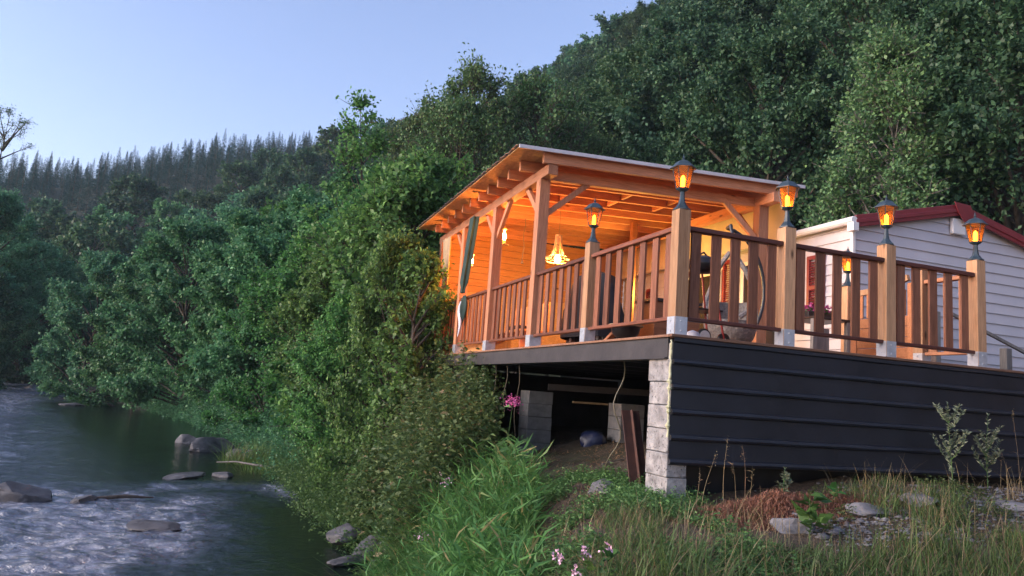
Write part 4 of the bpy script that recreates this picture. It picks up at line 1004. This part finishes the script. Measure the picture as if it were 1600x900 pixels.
# trees at the river bend on the left
LB = [(-30, 78, 1.03), (15, 86, 0.95), (60, 92, 0.91), (105, 96, 0.84), (-10, 100, 0.99), (150, 100, 1.01), (40, 76, 0.80), (195, 96, 0.92), (240, 92, 0.87), (85, 84, 0.72), (290, 88, 0.87), (340, 84, 0.87), (5, 70, 0.68), (390, 80, 0.83), (-50, 62, 0.91)]
LBL = ['tall dark tree', 'dark tree', 'broad dark tree', 'rounded dark tree']
for i, (px, y, s) in enumerate(LB):
    x = azx(px, y); left = px < 110
    put('bend_tree', 'dark broadleaf tree at the river bend on the far left' if left else 'broadleaf tree behind the alders, below the far slope', 'tree', VF[i % 3], x, y, s, rg.uniform(0, 6), 'dark trees at the river bend' if left else 'trees between alders and far slope', z=-1.6, mat='leaf_alder')
VL = broadleaf(95, 13.5, 1.7, .78, 'egg', 16, 10, 8, .10, 'leaf_olive', up=.8, tw=.5, spread=.2, trunk_r=.08)
put('thin_tree', 'thin sparse tree top at the left edge of the picture against the sky', 'tree', VL, azx(-62, 33), 33, .62, 0, z=1.2)

for i, (px, y, s) in enumerate(((-30, 68, .8), (15, 76, .75), (55, 79, .8), (95, 82, .75), (135, 84, .8), (-60, 58, .9))):
    put('bend_shrub', 'dark shrub hanging to the water at the river bend on the far left', 'bush', (VA1, VA2)[i % 2], azx(px, y), y, s, i, 'dark shrubs at the river bend', z=-2.6, mat='leaf_forest')
# --- bank plants
def blades(name, pts, hgt, wid, lean, rng, mat, seg=4, droop=.6):
    N = len(pts); az = rng.uniform(0, 2 * np.pi, N); d = np.stack([np.cos(az), np.sin(az), np.zeros(N)], 1); sd = np.stack([-np.sin(az + rng.normal(0, .5, N)), np.cos(az), np.zeros(N)], 1)
    ln = np.abs(rng.normal(lean, lean * .5, N))[:, None]; Hh = (hgt * rng.uniform(.45, 1.1, N))[:, None]; W_ = (wid * rng.uniform(.6, 1.3, N))[:, None]; dr = droop * rng.uniform(0, 1, N)[:, None] ** 2
    V = []
    for k in range(seg + 1):
        t = k / seg; c = pts + d * ln * Hh * (t ** 1.7) + np.array([0, 0, 1]) * Hh * (t - dr * ln * 1.2 * t ** 3); w = W_ * (1 - t) ** .7 * .5 + .0006
        V += [c - sd * w, c + sd * w]
    V = np.stack(V, 1); n2 = 2 * (seg + 1); F = []
    b = np.arange(N)[:, None] * n2
    for k in range(seg): F.append(b + np.array([[2 * k, 2 * k + 1, 2 * k + 3, 2 * k + 2]]))
    me = fast_mesh(name, V.reshape(-1, 3), np.concatenate(F, 0), True); me.materials.append(MATS[mat]); return me
def stuff(name, me, label, cat):
    o = bpy.data.objects.new(name, me); COL.objects.link(o); return tagt(o, label, cat, None, 'stuff')
def ground_pts(rng, n, f):
    out = []; m_ = 0
    while m_ < n:
        x, y, keep = f(rng, n); x, y = x[keep], y[keep]; out.append(np.stack([x, y, H(x, y) - .02], 1)); m_ += len(x)
    return np.concatenate(out)[:n]
rng = np.random.default_rng(9)
def disc(cx, cy, rx, ry, rot=0):
    def f(rng, n):
        a = rng.uniform(0, 6.283, n); q = rng.random(n) ** .6; u, v = rx * q * np.cos(a), ry * q * np.sin(a); c_, s_ = math.cos(rot), math.sin(rot); return cx + u * c_ - v * s_, cy + u * s_ + v * c_, np.ones(n, bool)
    return f
# reed-like tall grass in the middle foreground
def tall(rng, n):
    x = rng.uniform(.9, 3.5, n); y = rng.uniform(4.6, 9.6, n); r_ = x / y
    return x, y, (x - bankx(y) > -.15) & (r_ > .165) & (r_ < .41) & (x < 3.25) & (vn(x * 1.3, y * 1.3) > .25)
g1 = ground_pts(rng, 9000, tall); hh = np.interp(g1[:, 0] / g1[:, 1], [.16, .22, .30, .38, .42], [.62, .8, 1.0, .66, .35]) * np.interp(g1[:, 1], [4.6, 6, 8, 9.6], [.62, .85, 1.05, .95])
stuff('tall_grass', blades('tall_grass', g1, hh, .020, .75, rng, 'grass_green', 5, 1.4), 'tall bright green reed grass on the bank in the foreground', 'grass')
def low(rng, n):
    x = rng.uniform(.9, 9.5, n); y = rng.uniform(2.0, 5.6, n); d_ = vn(x * 1.7 + 5, y * 1.7) + .35 * vn(x * 6, y * 6)
    thr = np.where(x / y > .62, .40 + .52 * sm((y - 3.9) / .9), np.where(x / y > .47, .36 + .34 * sm((y - 4.1) / 1.2), .30))
    thr = np.where((x > 4.3) & (y > 4.25) & (y < 5.35), .80 + .1 * vn(x, y), thr)
    return x, y, (x - bankx(y) > .1) & (d_ > thr)
g2 = ground_pts(rng, 44000, low); stuff('foreground_grass', blades('foreground_grass', g2, np.interp(g2[:, 1], [2.2, 4, 5.6], [.32, .26, .10]) * (.6 + .9 * vn(g2[:, 0] * 1.1 + 3, g2[:, 1] * 1.1)), .006, .8, rng, 'grass_short', 5, 1.7), 'mixed green and yellowing grass across the foreground slope', 'grass')
def seedg(rng, n):
    x = rng.uniform(2.2, 8.5, n); y = rng.uniform(3.4, 5.5, n); return x, y, (vn(x * 1.3 + 2, y * 1.3) > .45)
g2b = ground_pts(rng, 900, seedg); stuff('thin_grass_stems', blades('thin_grass_stems', g2b, .34, .0032, .5, rng, 'grass_dry', 5, 1.2), 'thin yellow grass stems standing above the foreground grass', 'grass')
def drys(rng, n):
    x = rng.uniform(2.0, 8.8, n); y = rng.uniform(3.6, 7.2, n)
    return x, y, (vn(x * 2.3 + 9, y * 2.3) > .35) & ((y < 5.5) | (x < 3.45)) & (x - bankx(y) > .4)
g3 = ground_pts(rng, 16000, drys); stuff('dry_grass', blades('dry_grass', g3, .10, .0045, 1.9, rng, 'grass_dry', 4, 2.2), 'dry straw coloured grass lying on the slope below the terrace', 'dry grass')
def mound(rng, n):
    x, y, k = disc(4.3, 5.15, 1.05, .36, .03)(rng, n); return x, y, k
g4 = ground_pts(rng, 13000, mound); g4[:, 2] += .15 * np.exp(-((g4[:, 0] - 4.3) / .7) ** 2 - ((g4[:, 1] - 5.25) / .25) ** 2) * rng.random(len(g4)) + .01
stuff('dry_cuttings', blades('dry_cuttings', g4, .040, .006, 2.8, rng, 'litter_red', 3, 2.8), 'reddish brown dry cuttings heaped below the black cladding', 'cuttings')
def under(rng, n):
    x = rng.uniform(3.2, 5.6, n); y = rng.uniform(6.0, 11.5, n); return x, y, (vn(x * 2, y * 2 + 7) > .35) & (x / y < .60)
g5 = ground_pts(rng, 7000, under); stuff('dead_leaves', blades('dead_leaves', g5, .06, .012, 2.2, rng, 'litter', 3, 2.5), 'dead leaves and dry stalks on the ground under the terrace', 'leaf litter')
# low leafy plants hanging to the water
def herb_patch(name, label, f, n, hgt, ls, mat, seed, nleaf=16, lean=.25, cat='plants', ratio=.5, upz=-.15):
    r_ = np.random.default_rng(seed); p = ground_pts(r_, n, f); N = len(p); hg = hgt(p) if callable(hgt) else np.full(N, hgt); hg = hg * r_.uniform(.5, 1.12, N)
    d = r_.normal(0, lean, (N, 3)); d[:, 2] = 1; top = p + d * hg[:, None]
    u = r_.uniform(.12, 1, (N, nleaf)) ** .8; B = p[:, None] + (top - p)[:, None] * u[..., None] + r_.normal(0, .018, (N, nleaf, 3))
    az = r_.uniform(0, 6.28, (N, nleaf)); D = np.stack([np.cos(az), np.sin(az), r_.normal(upz, .35, (N, nleaf))], -1); D /= np.linalg.norm(D, axis=2, keepdims=True)
    L_ = ls * r_.uniform(.55, 1.3, (N, nleaf)) * (1.15 - .5 * u)
    me = leaves_mesh(name, B.reshape(-1, 3), D.reshape(-1, 3), L_.ravel(), L_.ravel() * ratio, r_, 1.0); me.materials.append(MATS[mat])
    # stems in the same mass
    a = np.arange(N); st = np.stack([p, p + [.006, 0, 0], top + [.002, 0, 0], top], 1).reshape(-1, 3)
    off = len(me.vertices); co = np.empty(off * 3, np.float32); me.vertices.foreach_get('co', co)
    me2 = fast_mesh(name, np.concatenate([co.reshape(-1, 3), st]), np.concatenate([np.arange(off).reshape(-1, 4), off + np.arange(N * 4).reshape(-1, 4)])); me2.materials.append(MATS[mat]); bpy.data.meshes.remove(me)
    return stuff(name, me2, label, cat)
def bankplants(rng, n):
    y = rng.uniform(8.5, 19, n); x = bankx(y) + rng.uniform(-.25, 1.6, n) ; return x, y, (x / y < .30)
herb_patch('creeping_plants', 'low creeping leafy plants spilling from the bank over the water', bankplants, 5200, lambda p: np.interp(p[:, 1], [8.5, 11, 15, 19], [.40, .6, .7, .8]), .075, 'leaf_herb', 1, 18, .5)
def nettles(rng, n):
    y = rng.uniform(8.8, 12.2, n); x = y * rng.uniform(.145, .335, n); return x, y, (x - bankx(y) > -.1) & (vn(x * 2, y * 2) > .28)
herb_patch('nettle_thicket', 'tall thicket of yellowish nettles and weeds left of the terrace opening', nettles, 800, lambda p: np.interp(p[:, 0] / p[:, 1], [.13, .19, .25, .30, .335], [1.3, 1.8, 2.1, 1.85, 1.3]), .115, 'leaf_nettle', 2, 40, .09)
def reed(rng, n):
    x, y, k = tall(rng, n); return x, y, k & (vn(x * 2.2 + 8, y * 2.2) > .35)
herb_patch('reed_stems', 'leafy reed stems standing in the tall grass on the bank', reed, 620, lambda p: np.interp(p[:, 0] / p[:, 1], [.16, .22, .30, .38, .42], [.6, .8, 1.0, .7, .4]) * np.interp(p[:, 1], [4.6, 6, 8, 9.6], [.7, .9, 1.05, .95]), .34, 'grass_green', 8, 9, .22, cat='reeds', ratio=.075, upz=.75)
def underg(rng, n):
    x = rng.uniform(3.0, 4.1, n); y = rng.uniform(5.4, 7.6, n); return x, y, (vn(x * 3, y * 3) > .45)
herb_patch('ground_herbs', 'small green herbs on the slope in front of the corner column', underg, 700, .16, .04, 'leaf_herb', 3, 14, .5)
def slopeg(rng, n):
    x = rng.uniform(1.7, 3.5, n); y = rng.uniform(3.8, 6.6, n); return x, y, (vn(x * 2.2 + 4, y * 2.2) > .52) & (x / y > .36)
herb_patch('slope_herbs', 'patches of small leafy herbs on the brown slope below the terrace', slopeg, 900, .15, .045, 'leaf_herb', 6, 14, .5)
def rightg(rng, n):
    x = rng.uniform(3.4, 8.5, n); y = rng.uniform(3.3, 5.5, n); return x, y, (vn(x * 1.9 + 14, y * 1.9) > .60)
herb_patch('meadow_herbs', 'small leafy herbs between the grass at the lower right', rightg, 700, .13, .035, 'leaf_nettle', 7, 16, .45)
def backg(rng, n):
    y = rng.uniform(18, 60, n); x = bankx(y) + rng.uniform(-.3, 2.2, n); return x, y, np.ones(n, bool)
herb_patch('waterside_plants', 'leafy undergrowth along the water under the alders', backg, 4200, 1.0, .12, 'leaf_alder', 4, 16, .4)
for (cx, cy, n, h_, l) in ((.55, 21.5, 1500, .95, 'bright green grass tuft behind the large grey boulder'), (1.75, 10.9, 500, .42, 'small bright grass tuft hanging to the water left of the slate stones'), (1.0, 19.8, 900, .7, 'shorter grass tuft in front of the tall one by the boulders')):
    g = ground_pts(rng, n, disc(cx, cy, .8 if n > 600 else .35, .8 if n > 600 else .3)); o = bpy.data.objects.new('grass_tuft', blades('grass_tuft', g, h_, .02 if n > 600 else .010, .5, rng, 'grass_green', 5, 1.6)); COL.objects.link(o); tagt(o, l, 'grass tuft')

# single plants
def stalk_plant(name, label, cat, x, y, h_, seed, leafmat_, nleaf, ls, lean=(0, 0), branches=0, flower=None, head=None, wd=.45, droopl=0.):
    r_ = np.random.default_rng(seed); z = float(H(x, y)) - .02; t = T(name, label, cat, (x, y, z))
    k = 8; s_ = np.linspace(0, 1, k); st = np.stack([lean[0] * s_ ** 1.6 * h_ + .01 * np.sin(s_ * 5 + seed), lean[1] * s_ ** 1.6 * h_, s_ * h_], 1)
    polys = [(st, (.0028 if leafmat_ == 'grass_dry' else .0045) * (1 - s_ * .75))]; tips = [(st, 1.0)]
    for i in range(branches):
        u = r_.uniform(.2, .8); b0 = np.array([np.interp(u, s_, st[:, j]) for j in range(3)]); az = i * 2.4 + r_.normal(0, .3); l = h_ * r_.uniform(.22, .42) * (1.1 - u * .5)
        q = np.linspace(0, 1, 5)[:, None]; br = b0 + q * np.array([math.cos(az) * l * .62, math.sin(az) * l * .62, 0]) + q ** 1.3 * np.array([0, 0, l * .85]); polys.append((br, .0035 * (1.1 - q[:, 0]))); tips.append((br, .8))
    me = tubes_mesh('stem', polys, 'leaf_herb' if leafmat_ != 'grass_dry' else 'grass_dry', 5); link_mesh('stem', me, None, t)
    if nleaf:
        B, D = [], []
        for (c, w) in tips:
            n_ = max(3, int(nleaf / len(tips))); u = r_.uniform(.08, 1, n_); B.append(np.stack([np.interp(u, np.linspace(0, 1, len(c)), c[:, j]) for j in range(3)], 1)); az = r_.uniform(0, 6.28, n_); D.append(np.stack([np.cos(az), np.sin(az), r_.uniform(0, .8, n_) - droopl], 1))
        B = np.concatenate(B); D = np.concatenate(D); D /= np.linalg.norm(D, axis=1, keepdims=True); L_ = ls * r_.uniform(.6, 1.2, len(B))
        me = leaves_mesh('leaves', B, D, L_, L_ * wd, r_, .6); me.materials.append(MATS[leafmat_]); link_mesh('leaves', me, None, t)
    if head:   # flower or seed head
        mt, n_, rad, zz = head; B = st[-1] + r_.normal(0, 1, (n_, 3)) * np.array(rad) + np.array([0, 0, zz]); D = r_.normal(size=(n_, 3)); D /= np.linalg.norm(D, axis=1, keepdims=True)
        me = leaves_mesh('flower_head', B, D, np.full(n_, .011 if 'dry' in mt else .022), np.full(n_, .006 if 'dry' in mt else .016), r_, .3); me.materials.append(MATS[mt]); link_mesh('flower_head' if 'flower' in mt else 'seed_head', me, None, t)
    return t
stalk_plant('mugwort', 'tall pale green mugwort stalk against the black cladding, left of two', 'weed', 6.45, 5.35, .86, 1, 'leaf_mugwort', 620, .046, (-.05, 0), 9, droopl=-.4, wd=.35)
stalk_plant('mugwort', 'pale green mugwort stalk against the black cladding, right of two', 'weed', 6.95, 5.38, .76, 2, 'leaf_mugwort', 560, .046, (.03, 0), 9, droopl=-.4, wd=.35)
stalk_plant('flower_stalk', 'tall stalk with a bright magenta flower cluster in front of the left pier', 'flower', 2.62, 7.35, 1.42, 3, 'leaf_herb', 34, .17, (.04, 0), 3, head=('pink_flower', 170, (.045, .045, .035), 0), wd=.3)
stalk_plant('flower_stalk', 'shorter stalk with a few pale pink blossoms left of the magenta flower', 'flower', 2.15, 7.6, 1.2, 4, 'leaf_herb', 60, .10, (-.04, 0), 4, head=('pale_pink_flower', 34, (.05, .05, .03), 0), wd=.35)
stalk_plant('flower_stalk', 'stalk with small white-pink blossoms above the tall green grass', 'flower', 1.75, 7.2, 1.0, 14, 'leaf_herb', 40, .09, (.04, 0), 3, head=('pale_pink_flower', 24, (.04, .04, .02), 0), wd=.35)
for i, (x, y, h_) in enumerate(((1.93, 4.2, .26), (1.98, 4.12, .15), (1.86, 4.2, .16), (2.05, 4.2, .18), (2.16, 4.12, .14))):
    stalk_plant('balsam', ['pink balsam with the tallest blossom at the bottom edge of the picture', 'pink balsam with low blossoms under the tallest one', 'leftmost pink balsam at the bottom edge', 'pink balsam right of the tallest one at the bottom edge', 'rightmost and lowest pink balsam at the bottom edge'][i], 'flower', x, y, h_ + .12, 20 + i, 'leaf_broad', 26, .075, (.05 * (i - 2), 0), 3, head=('pale_pink_flower', 26, (.014, .014, .018), 0), wd=.5)
stalk_plant('broadleaf_weed', 'bright broad-leaved weed in front of the red cuttings', 'weed', 4.12, 4.62, .34, 31, 'leaf_broad', 34, .13, (.03, 0), 3, wd=.55)
stalk_plant('broadleaf_weed', 'small bright broad-leaved weed beside the black cladding', 'weed', 4.95, 5.22, .14, 32, 'leaf_broad', 9, .10, (0, 0), 0, wd=.6)
stalk_plant('green_weed', 'leafy green weed growing out of the red cuttings', 'weed', 4.50, 5.35, .34, 33, 'leaf_mugwort', 90, .05, (0, 0), 4, wd=.5)
for i, (x, y, h_, lx) in enumerate(((3.95, 5.45, .62, .03), (4.06, 5.40, .40, -.18), (4.16, 5.42, .55, -.10), (4.25, 5.5, .36, .1), (7.35, 5.35, .78, -.08), (7.18, 5.30, .40, -.35), (8.1, 5.4, .35, .1), (3.72, 5.42, .50, .22), (3.66, 5.40, .38, .02))):
    stalk_plant('dry_stalk', ['tall dry stalk with a hooked tip left of the red cuttings', 'short dry stalk leaning left beside the corner column', 'thin dry stalk leaning left above the red cuttings', 'short dry stalk with a loose seed head above the red cuttings', 'tallest dry stalk against the right part of the black cladding', 'short dry stalk bending left beside the tallest one', 'low dry stalk at the far right of the cladding', 'dry stalk leaning right beside the corner column', 'small dry stalk right against the corner column'][i], 'dry stalk', x, y, h_, 40 + i, 'grass_dry', 5, .05, (lx, 0), 0, head=('grass_dry', 16, (.006, .006, .045), -.05), wd=.12)

# --- stones
def rock(name, label, cat, x, y, z, sx, sy, sz_, seed, mat='river_rock', group=None, rot=0):
    import bmesh
    bm = bmesh.new(); bmesh.ops.create_icosphere(bm, subdivisions=4, radius=1); r_ = np.random.default_rng(seed); pl = [(Vector(r_.normal(size=3)).normalized(), r_.uniform(.5, .88)) for _ in range(12)]
    for v in bm.verts:
        c = v.co.copy()
        for nrm, d in pl:
            q = c.dot(nrm)
            if q > d: c -= nrm * (q - d) * .93
        f_ = 1.12 + .34 * float(fbm(np.array(c.x * 2.5 + seed), np.array(c.y * 2.5 + c.z * 2.9), 5)); v.co = Vector((c.x * sx * f_, c.y * sy * f_, c.z * sz_ * f_))
    me = bpy.data.meshes.new(name); bm.to_mesh(me); bm.free(); me.polygons.foreach_set('use_smooth', [True] * len(me.polygons)); me.set_sharp_from_angle(angle=R(18)); me.materials.append(MATS[mat])
    o = bpy.data.objects.new(name, me); COL.objects.link(o); o.location = (x, y, z); o.rotation_euler.z = rot; return tagt(o, label, cat, group)
RK = [(-3.35, 14.9, .72, .42, .30, 'broad dark boulder in the rapids at the left edge'), (-2.35, 14.75, .28, .20, .11, 'smaller dark boulder right of the broad one in the rapids'),
      (-1.50, 26.6, .42, .35, .22, 'pale rounded boulder in the water left of the largest grey one'), (-.55, 24.6, .78, .55, .38, 'largest pale grey boulder at the foot of the grass tuft'),
      (.25, 23.2, .42, .35, .22, 'dark stone just right of the largest grey boulder'), (.50, 22.2, .40, .28, .26, 'slanted slab stone in the water right of the largest boulder'), (.85, 23.4, .35, .3, .26, 'pale round stone against the bank right of the slanted slab'),
      (-1.0, 12.7, .42, .30, .07, 'flat stone just breaking the surface in the middle rapids'), (-.9, 18.3, .55, .3, .08, 'flat dark stone in the rapids below the boulders'), (-.1, 18.6, .3, .2, .09, 'small dark stone right of the flat one below the boulders'),
      (-11.0, 62, .8, .5, .30, 'distant pale stone at the foot of the alders'), (-15, 66, .6, .5, .25, 'tiny distant stone at the river bend'), (-8.2, 45, .5, .35, .15, 'small dark stone in the distant rapids')]
for i, (x, y, a, b, c, l) in enumerate(RK): rock('river_boulder', l, 'boulder', x, y, -2.4 + c * .05, a * 1.15, b, c * 1.0, 100 + i, rot=i * 1.3, mat='river_rock')
SL = [(1.62, 10.25, -2.38, .34, .12, .07, 'low dark slate stone lying in the water at the bank'), (1.95, 10.6, -2.22, .42, .16, .06, 'long slanted grey slate slab above the water'), (2.15, 10.15, -2.16, .30, .2, .09, 'slate stone half under the tall green grass'), (1.95, 10.0, -2.36, .2, .14, .07, 'small slate stone at the waterline'), (1.7, 11.3, -2.25, .28, .25, .15, 'dark rock under the hanging bank plants'), (2.35, 10.9, -2.0, .3, .25, .15, 'rock higher on the bank above the slanted slab')]
for i, (x, y, z, a, b, c, l) in enumerate(SL): o = rock('slate_stone', l, 'stone', x, y, z, a, b, c, 130 + i, rot=.5 + i * .4); o.rotation_euler.y = -.35 if i in (1, 2) else 0
GS = [(4.12, 4.80, .17, .12, .13, 'upright pale stone left of the broad-leaved weed'), (3.95, 5.38, .13, .05, .03, 'flat pale stone beneath the edge of the cladding'), (4.35, 5.02, .09, .07, .05, 'small round stone beside the red cuttings'),
      (5.05, 4.95, .22, .14, .06, 'flat grey stone in the middle of the gravel strip'), (5.6, 4.98, .26, .16, .05, 'broad flat stone right of the middle of the gravel strip'), (6.6, 4.85, .3, .18, .06, 'broad flat grey stone at the right part of the gravel strip'), (7.4, 4.75, .25, .15, .05, 'flat grey stone at the right end of the gravel strip'), (3.45, 6.7, .17, .14, .10, 'pale lumpy stone at the foot of the rusty steel post'), (4.2, 10.8, .25, .2, .15, 'grey stone at the foot of the left pier')]
for i, (x, y, a, b, c, l) in enumerate(GS): rock('ground_stone', l, 'stone', x, y, float(H(x, y)) + c * .05, a, b, c, 150 + i, 'pale_stone', rot=i)
# gravel scatter as one mass
r_ = np.random.default_rng(44); N = 4200
x = r_.uniform(4.2, 9.2, N); y = 4.85 + .32 * r_.normal(size=N); z = H(x, y); s = r_.uniform(.006, .028, N) * np.where(r_.random(N) < .06, 2, 1)
ic = np.array([(1, 0, 0), (0, 1, 0), (-1, 0, 0), (0, -1, 0), (0, 0, .7), (0, 0, -.7)]); V = ic[None] * s[:, None, None] * r_.uniform(.6, 1.4, (N, 6, 1)) * np.array([1.2, 1, .6]); V = V + np.stack([x, y, z + s * .2], 1)[:, None]
tri = np.array([(0, 1, 4), (1, 2, 4), (2, 3, 4), (3, 0, 4), (1, 0, 5), (2, 1, 5), (3, 2, 5), (0, 3, 5)]); F = (np.arange(N)[:, None, None] * 6 + tri[None]).reshape(-1, 3)
me = fast_mesh('gravel', V.reshape(-1, 3), F); me.materials.append(MATS['pale_stone']); stuff('gravel', me, 'grey gravel and stone chips on the foreground slope', 'gravel')
# driftwood
tagt(P('branch', MB().tube([(-.35, 20.3, -2.28), (.1, 20.0, -2.22), (.5, 19.5, -2.22), (1.0, 19.2, -2.25)], [.012, .02, .025, .03], 6), 'grey_wood', smooth=True), 'bare pale branch reaching over the water below the boulders', 'branch')
tagt(P('driftwood', MB().tube([(-2.15, 14.9, -2.36), (-1.7, 15.0, -2.33), (-1.25, 15.1, -2.36)], [.03, .035, .01], 6), 'bark', smooth=True), 'dark stick in the rapids right of the smaller boulder', 'driftwood')
rr = random.Random(5)
for i, (x, y, l, a) in enumerate(((4.4, 8.6, .7, .4), (4.9, 8.2, .5, .9), (4.1, 7.6, .6, .2), (3.75, 6.2, .5, -.3))):
    z = float(H(x, y)) + .03; tagt(P('dry_stick', MB().tube([(x, y, z), (x + l * math.cos(a) * .5, y + l * math.sin(a) * .5, z + .05), (x + l * math.cos(a), y + l * math.sin(a), z + .02)], .009, 5), 'grey_wood'), ['long pale dry stick on the mound under the terrace', 'shorter dry stick crossing the long pale one', 'dry stick on the slope in front of the mound', 'thin stick beside the foot of the corner column'][i], 'stick')

# ---------------------------------------------------------------- evening haze in the valley
m = bpy.data.materials.new('haze'); m.use_nodes = True; MATS['haze'] = m
m.node_tree.nodes.remove(m.node_tree.nodes['Principled BSDF'])
pv_ = m.node_tree.nodes.new('ShaderNodeVolumePrincipled'); pv_.inputs['Density'].default_value = .0004; pv_.inputs['Color'].default_value = (.60, .82, .97, 1); pv_.inputs['Anisotropy'].default_value = .2
m.node_tree.links.new(pv_.outputs[0], m.node_tree.nodes['Material Output'].inputs['Volume'])
o = P('haze', MB().box(-760, 760, -90, 860, -6, 190), None); o.data.materials.append(m); o['kind'] = 'stuff'
o['label'] = 'thin blue evening haze filling the valley'; o['category'] = 'haze'
